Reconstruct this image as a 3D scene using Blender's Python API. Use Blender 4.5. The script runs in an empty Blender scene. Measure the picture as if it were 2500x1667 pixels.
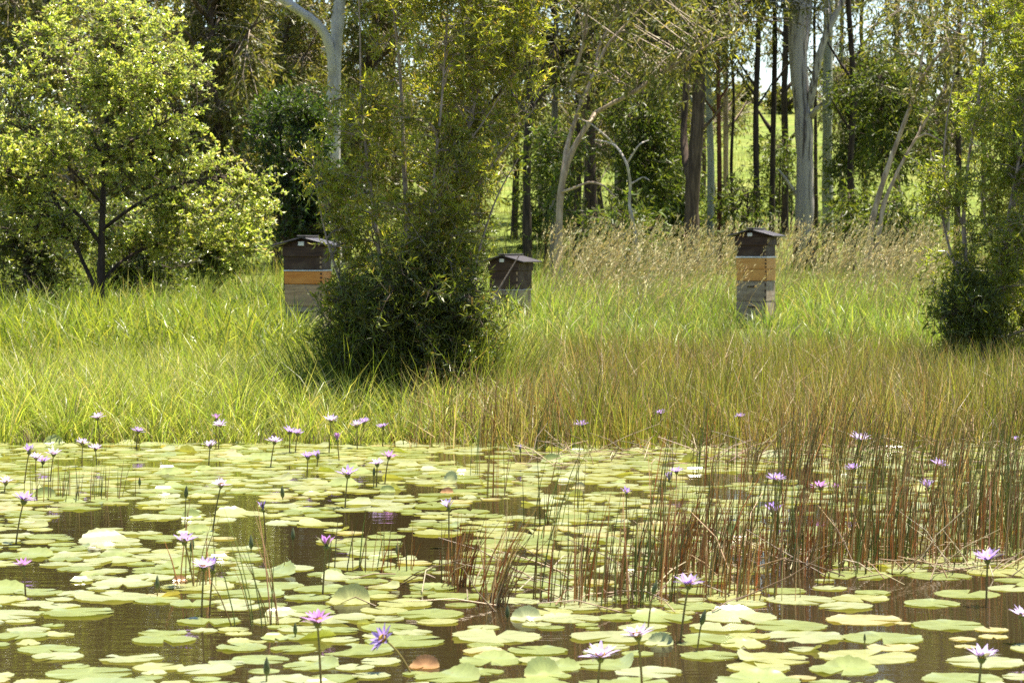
import bpy, math, random
import numpy as np
from mathutils import Vector

random.seed(11)
rng = np.random.default_rng(11)
R = math.radians
scene = bpy.context.scene
C = scene.collection

# ------------------------------------------------------------------ camera
F = 6600.0                 # focal length in pixels of the 2500 px wide photograph
CAM_H = 1.53               # eye height above the pond
ROW_H = 600.0              # row of the horizon
PITCH = math.atan((833.5 - ROW_H) / F)
cam_d = bpy.data.cameras.new('camera')
cam = bpy.data.objects.new('camera', cam_d)
C.objects.link(cam)
cam.location = (0, 0, CAM_H)
cam.rotation_euler = (math.pi / 2 - PITCH, 0, 0)
cam_d.sensor_width = 36.0
cam_d.lens = 36.0 * F / 2500.0
cam_d.clip_start = 0.1
cam_d.clip_end = 2000
cam_d.dof.use_dof = True
cam_d.dof.focus_distance = 17.0
cam_d.dof.aperture_fstop = 9.0
scene.camera = cam

# ------------------------------------------------------------------ sky, sun, exposure
SUN_EL, SUN_AZ = 74.0, 56.0          # azimuth from straight ahead, negative = to the left
world = bpy.data.worlds.new('World')
scene.world = world
world.use_nodes = True
wn = world.node_tree
for n in list(wn.nodes):
    wn.nodes.remove(n)
sky = wn.nodes.new('ShaderNodeTexSky')
sky.sky_type = 'NISHITA'
sky.sun_disc = False
sky.sun_elevation = R(SUN_EL)
sky.sun_rotation = R(SUN_AZ)
sky.air_density = 1.0
sky.dust_density = 0.4
bg = wn.nodes.new('ShaderNodeBackground')
bg.inputs['Strength'].default_value = 0.065
wo = wn.nodes.new('ShaderNodeOutputWorld')
wn.links.new(sky.outputs[0], bg.inputs[0])
wn.links.new(bg.outputs[0], wo.inputs[0])
sl = bpy.data.lights.new('sun', 'SUN')
sl.energy = 5.0
sl.angle = R(0.53)
sl.color = (1.0, 0.92, 0.79)
sun = bpy.data.objects.new('sun', sl)
C.objects.link(sun)
s_dir = Vector((math.cos(R(SUN_EL)) * math.sin(R(SUN_AZ)), math.cos(R(SUN_EL)) * math.cos(R(SUN_AZ)), math.sin(R(SUN_EL))))
sun.rotation_euler = s_dir.to_track_quat('Z', 'Y').to_euler()
sun.location = s_dir * 60

scene.render.engine = 'CYCLES'
scene.view_settings.view_transform = 'Standard'
scene.view_settings.look = 'None'
scene.view_settings.gamma = 1.0
scene.view_settings.use_curve_mapping = False
scene.view_settings.exposure = 1.86
scene.cycles.max_bounces = 8
scene.cycles.diffuse_bounces = 4
scene.cycles.glossy_bounces = 3
scene.cycles.transmission_bounces = 4
scene.cycles.use_denoising = False
scene.cycles.sample_clamp_indirect = 6.0

# ------------------------------------------------------------------ helpers
cp, sp_ = math.cos(PITCH), math.sin(PITCH)


def at(px, py, Y):
    """world point at depth Y seen at pixel (px, py) of the photograph; arrays welcome"""
    px, py, Y = np.broadcast_arrays(np.asarray(px, float), np.asarray(py, float), np.asarray(Y, float))
    u, v = (px - 1250.0) / F, (833.5 - py) / F
    dy = cp + v * sp_
    dz = -sp_ + v * cp
    k = Y / dy
    return np.stack([u * k, Y, CAM_H + dz * k], -1)


def on_water(px, py):
    u, v = (px - 1250.0) / F, (833.5 - py) / F
    dy = cp + v * sp_
    dz = -sp_ + v * cp
    k = -CAM_H / dz
    return np.array([u * k, dy * k, 0.0])


def to_px(P):
    P = np.asarray(P, float)
    x, y, z = P[..., 0], P[..., 1], P[..., 2] - CAM_H
    f = y * cp - z * sp_
    up = y * sp_ + z * cp
    return 1250 + F * x / f, 833.5 - F * up / f


GY = [-30, 1.5, 4.0, 6.5, 19.0, 20.7, 22.0, 25, 30, 36, 45, 55, 63, 80, 120, 170, 210, 330]
GZ = [0.3, 0.2, -0.1, -0.6, -0.5, -0.03, 0.06, 0.16, 0.32, 0.50, 0.66, 0.82, 0.98, 1.9, 5.0, 9.7, 11.0, 11.5]


def gz(x, y):
    x = np.asarray(x, float)
    y = np.asarray(y, float)
    sh = y + 0.28 * np.sin(x * 0.9 + 0.4) + 0.12 * np.sin(x * 2.7)
    z = np.interp(np.where(y < 30, sh, y), GY, GZ)
    z = z + np.where(y > 22, 0.03 * np.sin(x * 1.3 + y * 0.7) + 0.02 * np.sin(x * 3.1 - y * 1.9), 0)
    far = np.clip((y - 90) / 80, 0, 1)
    return z + far * 1.6 * np.sin(x * 0.035 + 1.0) - far * 0.6


def tag(o, label=None, cat=None, group=None, kind=None):
    if label: o['label'] = label
    if cat: o['category'] = cat
    if group: o['group'] = group
    if kind: o['kind'] = kind
    return o


def empty(name, loc, rz=0.0):
    o = bpy.data.objects.new(name, None)
    o.location = loc
    o.rotation_euler = (0, 0, rz)
    o.empty_display_size = 0.1
    C.objects.link(o)
    return o


def mesh_np(name, V, tris=None, quads=None, col=None, smooth=False):
    V = np.asarray(V, np.float32).reshape(-1, 3)
    me = bpy.data.meshes.new(name)
    nt = 0 if tris is None else len(tris)
    nq = 0 if quads is None else len(quads)
    me.vertices.add(len(V))
    me.vertices.foreach_set('co', V.ravel())
    idx = []
    if nt: idx.append(np.asarray(tris, np.int32).ravel())
    if nq: idx.append(np.asarray(quads, np.int32).ravel())
    idx = np.concatenate(idx)
    me.loops.add(len(idx))
    me.loops.foreach_set('vertex_index', idx)
    st = np.concatenate([np.arange(nt) * 3, nt * 3 + np.arange(nq) * 4]).astype(np.int32)
    me.polygons.add(nt + nq)
    me.polygons.foreach_set('loop_start', st)
    if smooth:
        me.polygons.foreach_set('use_smooth', np.ones(nt + nq, bool))
    if col is not None:
        a = me.color_attributes.new('col', 'FLOAT_COLOR', 'POINT')
        c4 = np.ones((len(V), 4), np.float32)
        c4[:, :3] = np.clip(col, 0, 1)
        a.data.foreach_set('color', c4.ravel())
    me.update(calc_edges=True)
    me.validate()
    return me


def obj(name, me, mat, parent=None, loc=None):
    o = bpy.data.objects.new(name, me)
    if mat is not None and len(me.materials) == 0:
        me.materials.append(mat)
    C.objects.link(o)
    if parent is not None:
        o.parent = parent
    if loc is not None:
        o.location = loc
    return o


def norm(a):
    return a / np.maximum(np.linalg.norm(a, axis=-1, keepdims=True), 1e-9)


def rand_unit(n):
    return norm(rng.normal(size=(n, 3)))


# ------------------------------------------------------------------ materials
def new_mat(name):
    m = bpy.data.materials.new(name)
    m.use_nodes = True
    nt = m.node_tree
    for n in list(nt.nodes):
        nt.nodes.remove(n)
    out = nt.nodes.new('ShaderNodeOutputMaterial')
    return m, nt, out


def leaf_mat(name, rough=0.4, trans=0.45, spec=0.5, tint=(1.25, 1.3, 0.55), speckle=0.0):
    """thin leaf: colour from the mesh, light passes through it"""
    m, nt, out = new_mat(name)
    a = nt.nodes.new('ShaderNodeVertexColor')
    a.layer_name = 'col'
    c = a.outputs['Color']
    if speckle:
        tc = nt.nodes.new('ShaderNodeTexCoord')
        nz = nt.nodes.new('ShaderNodeTexNoise')
        nz.inputs['Scale'].default_value = 34.0
        nz.inputs['Detail'].default_value = 4.0
        rp = nt.nodes.new('ShaderNodeMapRange')
        rp.inputs['From Min'].default_value = 0.3
        rp.inputs['From Max'].default_value = 0.75
        rp.inputs['To Min'].default_value = 1.0 - speckle
        rp.inputs['To Max'].default_value = 1.0 + speckle * 0.5
        nt.links.new(tc.outputs['Object'], nz.inputs['Vector'])
        nt.links.new(nz.outputs['Fac'], rp.inputs['Value'])
        mx = nt.nodes.new('ShaderNodeVectorMath')
        mx.operation = 'SCALE'
        nt.links.new(c, mx.inputs[0])
        nt.links.new(rp.outputs[0], mx.inputs['Scale'])
        n3 = nt.nodes.new('ShaderNodeTexNoise')
        n3.inputs['Scale'].default_value = 5.5
        n3.inputs['Detail'].default_value = 3.0
        oi = nt.nodes.new('ShaderNodeObjectInfo')
        ad = nt.nodes.new('ShaderNodeVectorMath')
        ad.operation = 'MULTIPLY_ADD'
        ad.inputs[1].default_value = (0.7, 0.7, 0.7)
        nt.links.new(oi.outputs['Location'], ad.inputs[0])
        nt.links.new(tc.outputs['Object'], ad.inputs[2])
        nt.links.new(ad.outputs[0], n3.inputs['Vector'])
        r3 = nt.nodes.new('ShaderNodeMapRange')
        r3.inputs['From Min'].default_value = 0.64
        r3.inputs['From Max'].default_value = 0.74
        r3.inputs['To Max'].default_value = 0.65
        nt.links.new(n3.outputs['Fac'], r3.inputs['Value'])
        m3 = nt.nodes.new('ShaderNodeMix')
        m3.data_type = 'RGBA'
        nt.links.new(r3.outputs[0], m3.inputs['Factor'])
        nt.links.new(mx.outputs[0], m3.inputs[6])
        m3.inputs[7].default_value = (0.26, 0.17, 0.06, 1)
        c = m3.outputs[2]
    p = nt.nodes.new('ShaderNodeBsdfPrincipled')
    p.inputs['Roughness'].default_value = rough
    p.inputs['Specular IOR Level'].default_value = spec
    nt.links.new(c, p.inputs['Base Color'])
    t = nt.nodes.new('ShaderNodeBsdfTranslucent')
    mul = nt.nodes.new('ShaderNodeVectorMath')
    mul.operation = 'MULTIPLY'
    mul.inputs[1].default_value = tint
    nt.links.new(c, mul.inputs[0])
    nt.links.new(mul.outputs[0], t.inputs['Color'])
    mix = nt.nodes.new('ShaderNodeMixShader')
    mix.inputs[0].default_value = trans
    nt.links.new(p.outputs[0], mix.inputs[1])
    nt.links.new(t.outputs[0], mix.inputs[2])
    nt.links.new(mix.outputs[0], out.inputs['Surface'])
    return m


def bark_mat(name, c1, c2, scale=(6, 6, 1.2), thr=(0.4, 0.62), rough=0.85, bump=0.4, c3=None, detail=6):
    m, nt, out = new_mat(name)
    tc = nt.nodes.new('ShaderNodeTexCoord')
    mp = nt.nodes.new('ShaderNodeMapping')
    mp.inputs['Scale'].default_value = scale
    nz = nt.nodes.new('ShaderNodeTexNoise')
    nz.inputs['Scale'].default_value = 1.6
    nz.inputs['Detail'].default_value = detail
    nz.inputs['Roughness'].default_value = 0.65
    nt.links.new(tc.outputs['Object'], mp.inputs[0])
    nt.links.new(mp.outputs[0], nz.inputs['Vector'])
    rp = nt.nodes.new('ShaderNodeValToRGB')
    e = rp.color_ramp.elements
    e[0].position, e[0].color = thr[0], (*c2, 1)
    e[1].position, e[1].color = thr[1], (*c1, 1)
    if c3:
        k = e.new(min(thr[1] + 0.14, 0.98))
        k.color = (*c3, 1)
    nt.links.new(nz.outputs['Fac'], rp.inputs[0])
    p = nt.nodes.new('ShaderNodeBsdfPrincipled')
    p.inputs['Roughness'].default_value = rough
    p.inputs['Specular IOR Level'].default_value = 0.25
    nt.links.new(rp.outputs[0], p.inputs['Base Color'])
    bp = nt.nodes.new('ShaderNodeBump')
    bp.inputs['Strength'].default_value = bump
    bp.inputs['Distance'].default_value = 0.02
    nt.links.new(nz.outputs['Fac'], bp.inputs['Height'])
    nt.links.new(bp.outputs[0], p.inputs['Normal'])
    nt.links.new(p.outputs[0], out.inputs['Surface'])
    return m


def wood_mat(name, c1, c2, c3, rough=0.7):
    """weathered boards: long grain along the object's X axis with stains"""
    m, nt, out = new_mat(name)
    tc = nt.nodes.new('ShaderNodeTexCoord')
    mp = nt.nodes.new('ShaderNodeMapping')
    mp.inputs['Scale'].default_value = (3.0, 3.0, 42.0)
    nz = nt.nodes.new('ShaderNodeTexNoise')
    nz.inputs['Scale'].default_value = 1.0
    nz.inputs['Detail'].default_value = 5
    nz.inputs['Distortion'].default_value = 0.7
    nt.links.new(tc.outputs['Object'], mp.inputs[0])
    nt.links.new(mp.outputs[0], nz.inputs['Vector'])
    rp = nt.nodes.new('ShaderNodeValToRGB')
    e = rp.color_ramp.elements
    e[0].position, e[0].color = 0.3, (*c2, 1)
    e[1].position, e[1].color = 0.6, (*c1, 1)
    nt.links.new(nz.outputs['Fac'], rp.inputs[0])
    n2 = nt.nodes.new('ShaderNodeTexNoise')
    n2.inputs['Scale'].default_value = 5.0
    n2.inputs['Detail'].default_value = 4
    nt.links.new(tc.outputs['Object'], n2.inputs['Vector'])
    r2 = nt.nodes.new('ShaderNodeMapRange')
    r2.inputs['From Min'].default_value = 0.48
    r2.inputs['From Max'].default_value = 0.7
    nt.links.new(n2.outputs['Fac'], r2.inputs['Value'])
    mx = nt.nodes.new('ShaderNodeMix')
    mx.data_type = 'RGBA'
    nt.links.new(r2.outputs[0], mx.inputs['Factor'])
    nt.links.new(rp.outputs[0], mx.inputs[6])
    mx.inputs[7].default_value = (*c3, 1)
    p = nt.nodes.new('ShaderNodeBsdfPrincipled')
    p.inputs['Roughness'].default_value = rough
    p.inputs['Specular IOR Level'].default_value = 0.3
    nt.links.new(mx.outputs[2], p.inputs['Base Color'])
    bp = nt.nodes.new('ShaderNodeBump')
    bp.inputs['Strength'].default_value = 0.3
    bp.inputs['Distance'].default_value = 0.004
    nt.links.new(nz.outputs['Fac'], bp.inputs['Height'])
    nt.links.new(bp.outputs[0], p.inputs['Normal'])
    nt.links.new(p.outputs[0], out.inputs['Surface'])
    return m


def plain_mat(name, c, rough=0.6, spec=0.3):
    m, nt, out = new_mat(name)
    tc = nt.nodes.new('ShaderNodeTexCoord')
    nz = nt.nodes.new('ShaderNodeTexNoise')
    nz.inputs['Scale'].default_value = 14
    nz.inputs['Detail'].default_value = 5
    nt.links.new(tc.outputs['Object'], nz.inputs['Vector'])
    rp = nt.nodes.new('ShaderNodeValToRGB')
    e = rp.color_ramp.elements
    e[0].position, e[0].color = 0.3, (*[k * 0.7 for k in c], 1)
    e[1].position, e[1].color = 0.7, (*[min(k * 1.15, 1) for k in c], 1)
    nt.links.new(nz.outputs['Fac'], rp.inputs[0])
    p = nt.nodes.new('ShaderNodeBsdfPrincipled')
    p.inputs['Roughness'].default_value = rough
    p.inputs['Specular IOR Level'].default_value = spec
    nt.links.new(rp.outputs[0], p.inputs['Base Color'])
    nt.links.new(p.outputs[0], out.inputs['Surface'])
    return m


M = {}
M['leaf'] = leaf_mat('leaf', rough=0.33, trans=0.52, spec=0.6)
M['leaf_gloss'] = leaf_mat('leaf_gloss', rough=0.25, trans=0.5, spec=0.8)
M['leaf_far'] = leaf_mat('leaf_far', rough=0.42, trans=0.5, spec=0.45)
M['grass'] = leaf_mat('grass_blade', rough=0.4, trans=0.5, spec=0.45, tint=(1.2, 1.25, 0.6))
M['straw'] = leaf_mat('straw', rough=0.5, trans=0.25, spec=0.4, tint=(1.2, 1.05, 0.7))
M['reed'] = leaf_mat('reed', rough=0.38, trans=0.4, spec=0.5, tint=(1.2, 1.1, 0.6))
M['pad'] = leaf_mat('lily_pad', rough=0.22, trans=0.28, spec=0.6, tint=(1.25, 1.2, 0.35), speckle=0.22)
M['petal'] = leaf_mat('petal', rough=0.5, trans=0.45, spec=0.3, tint=(1.1, 1.0, 1.15))
M['bark_dark'] = bark_mat('bark_dark', (0.075, 0.055, 0.042), (0.025, 0.019, 0.015), (9, 9, 1.2))
M['bark_brown'] = bark_mat('bark_brown', (0.13, 0.092, 0.066), (0.045, 0.031, 0.024), (9, 9, 1.0))
M['bark_red'] = bark_mat('bark_red', (0.16, 0.06, 0.035), (0.06, 0.025, 0.018), (9, 9, 1.0))
M['bark_grey'] = bark_mat('bark_grey', (0.26, 0.24, 0.21), (0.11, 0.095, 0.08), (8, 8, 1.4))
M['bark_tan'] = bark_mat('bark_tan', (0.46, 0.36, 0.26), (0.22, 0.16, 0.11), (8, 8, 1.5))
M['bark_gum'] = bark_mat('bark_gum', (0.36, 0.325, 0.31), (0.11, 0.09, 0.085), (7, 7, 0.45), (0.38, 0.45), 0.7, 0.05, (0.45, 0.405, 0.37), 2)
M['bark_white'] = bark_mat('bark_white', (0.52, 0.50, 0.475), (0.33, 0.31, 0.295), (3, 3, 1.2), (0.3, 0.5), 0.65, 0.04, None, 2)
M['bark_pale_green'] = bark_mat('bark_pale_green', (0.36, 0.37, 0.30), (0.22, 0.23, 0.18), (3, 3, 0.8), (0.3, 0.55), 0.7, 0.04, None, 2)
M['twig'] = bark_mat('twig', (0.38, 0.31, 0.24), (0.2, 0.16, 0.12), (9, 9, 9))
M['twig_dark'] = bark_mat('twig_dark', (0.1, 0.075, 0.055), (0.045, 0.033, 0.025), (9, 9, 9))
M['dead_wood'] = bark_mat('dead_wood', (0.46, 0.42, 0.38), (0.24, 0.21, 0.18), (9, 9, 2))
M['wood_orange'] = wood_mat('wood_orange', (0.66, 0.36, 0.10), (0.5, 0.23, 0.055), (0.58, 0.30, 0.09))
M['wood_orange_red'] = wood_mat('wood_orange_red', (0.60, 0.25, 0.05), (0.46, 0.16, 0.03), (0.58, 0.27, 0.07))
M['wood_grey'] = wood_mat('wood_grey', (0.33, 0.275, 0.2), (0.17, 0.135, 0.095), (0.22, 0.16, 0.10))
M['wood_dark'] = wood_mat('wood_dark', (0.065, 0.036, 0.022), (0.028, 0.016, 0.011), (0.10, 0.07, 0.046))
M['wood_tan'] = wood_mat('wood_tan', (0.42, 0.29, 0.16), (0.26, 0.17, 0.09), (0.24, 0.19, 0.12))
M['roof_dark'] = plain_mat('roof_dark', (0.05, 0.042, 0.045), 0.38, 0.5)
M['tin_white'] = plain_mat('tin_white', (0.7, 0.7, 0.68), 0.4)
M['stake_white'] = plain_mat('stake_white', (0.62, 0.6, 0.55), 0.6)

# ground
m, nt, out = new_mat('ground_soil')
tc = nt.nodes.new('ShaderNodeTexCoord')
nz = nt.nodes.new('ShaderNodeTexNoise'); nz.inputs['Scale'].default_value = 0.35; nz.inputs['Detail'].default_value = 8
n2 = nt.nodes.new('ShaderNodeTexNoise'); n2.inputs['Scale'].default_value = 2.2; n2.inputs['Detail'].default_value = 9
nt.links.new(tc.outputs['Object'], nz.inputs['Vector'])
nt.links.new(tc.outputs['Object'], n2.inputs['Vector'])
rp = nt.nodes.new('ShaderNodeValToRGB')
e = rp.color_ramp.elements
e[0].position, e[0].color = 0.3, (0.10, 0.135, 0.024, 1)
e[1].position, e[1].color = 0.7, (0.17, 0.175, 0.045, 1)
k = e.new(0.5); k.color = (0.125, 0.16, 0.03, 1)
nt.links.new(nz.outputs['Fac'], rp.inputs[0])
mr = nt.nodes.new('ShaderNodeMapRange')
mr.inputs['From Min'].default_value = 0.3; mr.inputs['From Max'].default_value = 0.7
mr.inputs['To Min'].default_value = 0.5; mr.inputs['To Max'].default_value = 1.35
nt.links.new(n2.outputs['Fac'], mr.inputs['Value'])
sc_ = nt.nodes.new('ShaderNodeVectorMath'); sc_.operation = 'SCALE'
nt.links.new(rp.outputs[0], sc_.inputs[0]); nt.links.new(mr.outputs[0], sc_.inputs['Scale'])
# wet mud below the water's edge, meadow above
sx = nt.nodes.new('ShaderNodeSeparateXYZ')
nt.links.new(tc.outputs['Object'], sx.inputs[0])
m2 = nt.nodes.new('ShaderNodeMapRange')
m2.inputs['From Min'].default_value = 0.35; m2.inputs['From Max'].default_value = 0.75
nt.links.new(sx.outputs['Z'], m2.inputs['Value'])
mx = nt.nodes.new('ShaderNodeMix'); mx.data_type = 'RGBA'
nt.links.new(m2.outputs[0], mx.inputs['Factor'])
mx.inputs[6].default_value = (0.045, 0.036, 0.02, 1)
nt.links.new(sc_.outputs[0], mx.inputs[7])
p = nt.nodes.new('ShaderNodeBsdfPrincipled'); p.inputs['Roughness'].default_value = 0.95
p.inputs['Specular IOR Level'].default_value = 0.1
nt.links.new(mx.outputs[2], p.inputs['Base Color'])
bp = nt.nodes.new('ShaderNodeBump'); bp.inputs['Strength'].default_value = 0.8; bp.inputs['Distance'].default_value = 0.15
nt.links.new(n2.outputs['Fac'], bp.inputs['Height']); nt.links.new(bp.outputs[0], p.inputs['Normal'])
nt.links.new(p.outputs[0], out.inputs['Surface'])
M['ground'] = m

# water: murky brown pond with faint ripples
m, nt, out = new_mat('pond_water')
tc = nt.nodes.new('ShaderNodeTexCoord')
mp = nt.nodes.new('ShaderNodeMapping'); mp.inputs['Scale'].default_value = (2.0, 9.0, 1.0)
nz = nt.nodes.new('ShaderNodeTexNoise'); nz.inputs['Scale'].default_value = 1.6; nz.inputs['Detail'].default_value = 1.5
nt.links.new(tc.outputs['Object'], mp.inputs[0]); nt.links.new(mp.outputs[0], nz.inputs['Vector'])
bp = nt.nodes.new('ShaderNodeBump'); bp.inputs['Strength'].default_value = 0.12; bp.inputs['Distance'].default_value = 0.01
nt.links.new(nz.outputs['Fac'], bp.inputs['Height'])
p = nt.nodes.new('ShaderNodeBsdfPrincipled')
p.inputs['Base Color'].default_value = (0.024, 0.0165, 0.007, 1)
p.inputs['Roughness'].default_value = 0.03
p.inputs['IOR'].default_value = 1.333
nt.links.new(bp.outputs[0], p.inputs['Normal'])
nt.links.new(p.outputs[0], out.inputs['Surface'])
M['water'] = m

# ------------------------------------------------------------------ ground and water
gx = np.concatenate([np.linspace(-160, -14, 30), np.linspace(-13, 13, 105), np.linspace(14, 160, 30)])
gy = np.concatenate([np.linspace(-30, 18, 30), np.linspace(18.5, 46, 111), np.linspace(47, 120, 60), np.linspace(123, 330, 50)])
X, Y = np.meshgrid(gx, gy)
Z = gz(X, Y)
nx_, ny_ = len(gx), len(gy)
V = np.stack([X, Y, Z], -1).reshape(-1, 3)
i, j = np.meshgrid(np.arange(nx_ - 1), np.arange(ny_ - 1))
a = (j * nx_ + i).ravel()
quads = np.stack([a, a + 1, a + nx_ + 1, a + nx_], 1)
tag(obj('ground', mesh_np('ground', V, quads=quads, smooth=True), M['ground']), 'grassy bank and meadow rising to a hill behind the pond', kind='structure')
V = np.array([(-40, 2.0, 0), (40, 2.0, 0), (40, 24, 0), (-40, 24, 0)], float)
tag(obj('pond_water', mesh_np('pond_water', V, quads=[[0, 1, 2, 3]]), M['water']), 'still brown pond water between the lily pads', kind='structure')


# ------------------------------------------------------------------ mesh builders
def tubes(P, Rr, sides=4):
    """batch of tubes: P (N,k,3), Rr (N,k) -> verts, quads"""
    P = np.asarray(P, float); Rr = np.asarray(Rr, float)
    N, k, _ = P.shape
    T = np.empty_like(P)
    T[:, 1:-1] = P[:, 2:] - P[:, :-2]
    T[:, 0] = P[:, 1] - P[:, 0]
    T[:, -1] = P[:, -1] - P[:, -2]
    T = norm(T)
    mean = norm(P[:, -1] - P[:, 0])
    ref = np.where(np.abs(mean[:, 2:3]) > 0.8, np.array([[1.0, 0.13, 0]]), np.array([[0.07, 0.1, 1.0]]))
    A = norm(np.cross(T, ref[:, None, :]))
    B = np.cross(T, A)
    th = np.linspace(0, 2 * math.pi, sides, endpoint=False)
    V = P[:, :, None, :] + Rr[:, :, None, None] * (np.cos(th)[None, None, :, None] * A[:, :, None, :] + np.sin(th)[None, None, :, None] * B[:, :, None, :])
    idx = np.arange(N * k * sides).reshape(N, k, sides)
    nxt = np.roll(idx, -1, axis=2)
    q = np.stack([idx[:, :-1], nxt[:, :-1], nxt[:, 1:], idx[:, 1:]], -1).reshape(-1, 4)
    return V.reshape(-1, 3), q


def merge(parts):
    Vs, Qs, o = [], [], 0
    for V, q in parts:
        Vs.append(V); Qs.append(q + o); o += len(V)
    return np.concatenate(Vs), np.concatenate(Qs)


def limb_tube(pts, radii, sides=8, flare=0.0, bumps=0.06):
    """one long limb, resampled smoothly with slightly uneven girth"""
    pts = np.asarray(pts, float)
    n = max(12, len(pts) * 5)
    d = np.concatenate([[0], np.cumsum(np.linalg.norm(np.diff(pts, axis=0), axis=1))])
    t = np.linspace(0, d[-1], n)
    # catmull-like smoothing by double interpolation
    P = np.stack([np.interp(t, d, pts[:, c]) for c in range(3)], 1)
    ker = np.array([0.25, 0.5, 0.25])
    for _ in range(4):
        P[1:-1] = 0.25 * P[:-2] + 0.5 * P[1:-1] + 0.25 * P[2:]
    r = np.interp(t / d[-1], np.linspace(0, 1, len(radii)), radii)
    r = r * (1 + bumps * rng.normal(size=n))
    if flare:
        r = r * (1 + flare * np.exp(-t / 0.35))
    V, q = tubes(P[None], r[None], sides)
    # closing cap at the end
    return V, q, P, r


def leaf_mesh(name, pos, dirs, L, W, col, fold=0.25, flat=0.0):
    n = len(pos)
    side = norm(np.cross(dirs, rand_unit(n) * (1 - flat) + np.array([0, 0, 1.6]) * flat))
    nrm = np.cross(dirs, side)
    L = L[:, None]; W = W[:, None]
    base = pos
    tip = pos + dirs * L - nrm * L * 0.12
    mid = pos + dirs * L * 0.45
    l = mid + side * W * 0.5 + nrm * W * fold
    r = mid - side * W * 0.5 + nrm * W * fold
    V = np.stack([base, l, tip, r], 1).reshape(-1, 3)
    i = np.arange(n) * 4
    tr = np.concatenate([np.stack([i, i + 1, i + 2], 1), np.stack([i, i + 2, i + 3], 1)])
    return mesh_np(name, V, tris=tr, col=np.repeat(col, 4, axis=0))


def blades(base, h, w, az, th0, curl, col, seg=3, tipcol=None):
    """grass blades: heading starts th0 from the vertical and curls over along the blade"""
    n = len(base)
    d = np.stack([np.cos(az), np.sin(az), np.zeros(n)], 1)
    a2 = rng.uniform(0, 2 * math.pi, n)
    side = np.stack([np.cos(a2), np.sin(a2), np.zeros(n)], 1)
    P = base.copy()
    rows = []
    for s in range(seg + 1):
        t = s / seg
        rows.append((P.copy(), w * (1 - 0.55 * t)))
        th = th0 + curl * t
        P = P + (h / seg)[:, None] * (np.sin(th)[:, None] * d + np.cos(th)[:, None] * np.array([0, 0, 1.0]))
    k = 2 * seg + 1
    V = np.empty((n, k, 3)); Cc = np.empty((n, k, 3))
    tc_ = col if tipcol is None else tipcol
    for s in range(seg):
        p_, ww = rows[s]
        V[:, 2 * s] = p_ - side * ww[:, None] * 0.5
        V[:, 2 * s + 1] = p_ + side * ww[:, None] * 0.5
        f = s / seg
        Cc[:, 2 * s] = Cc[:, 2 * s + 1] = col * (1 - f) + tc_ * f
    V[:, k - 1] = rows[seg][0]
    Cc[:, k - 1] = tc_
    i = np.arange(n) * k
    q = [np.stack([i + 2 * s, i + 2 * s + 1, i + 2 * s + 3, i + 2 * s + 2], 1) for s in range(seg - 1)]
    q = np.concatenate(q) if q else None
    tr = np.stack([i + 2 * (seg - 1), i + 2 * (seg - 1) + 1, i + k - 1], 1)
    return V.reshape(-1, 3), tr, q, Cc.reshape(-1, 3)


def pick_cols(n, pal, weights=None, var=0.18):
    pal = np.array(pal, float)
    w = None if weights is None else np.array(weights, float) / sum(weights)
    c = pal[rng.choice(len(pal), n, p=w)]
    return c * (1 + var * rng.normal(size=(n, 1))).clip(0.5, 1.6) * (1 + 0.06 * rng.normal(size=(n, 3)))


# ------------------------------------------------------------------ trees
def profile(rows, Y, depth, n, clusters=None, spread=(0.25, 0.2), squash=1.0):
    """points filling a crown whose outline is given by rows (row, left, right) at depth Y"""
    rr = np.array([r[0] for r in rows], float)
    xl = np.array([r[1] for r in rows], float)
    xr = np.array([r[2] for r in rows], float)
    k = clusters or n
    tt = rng.uniform(rr[0], rr[-1], k * 6)
    wd = np.interp(tt, rr, xr) - np.interp(tt, rr, xl)
    tt = tt[rng.uniform(0, wd.max(), len(tt)) < wd][:k]
    l, r = np.interp(tt, rr, xl), np.interp(tt, rr, xr)
    u = rng.uniform(-1, 1, len(tt))
    px = (l + r) / 2 + u * (r - l) / 2
    dz = rng.uniform(-1, 1, len(tt)) * depth * np.sqrt(np.clip(1 - u * u, 0.08, 1))
    P = at(px, tt, Y + dz)
    if clusters:
        c = P[rng.integers(0, len(P), n)]
        P = c + rng.normal(size=(n, 3)) * np.array([spread[0], spread[0], spread[1]])
        x, y = to_px(P)
        l, r = np.interp(y, rr, xl), np.interp(y, rr, xr)
        ok = (x > l - 12) & (x < r + 12) & (y > rr[0] - 15) & (y < rr[-1] + 15)
        P = P[ok]
    return P


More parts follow.
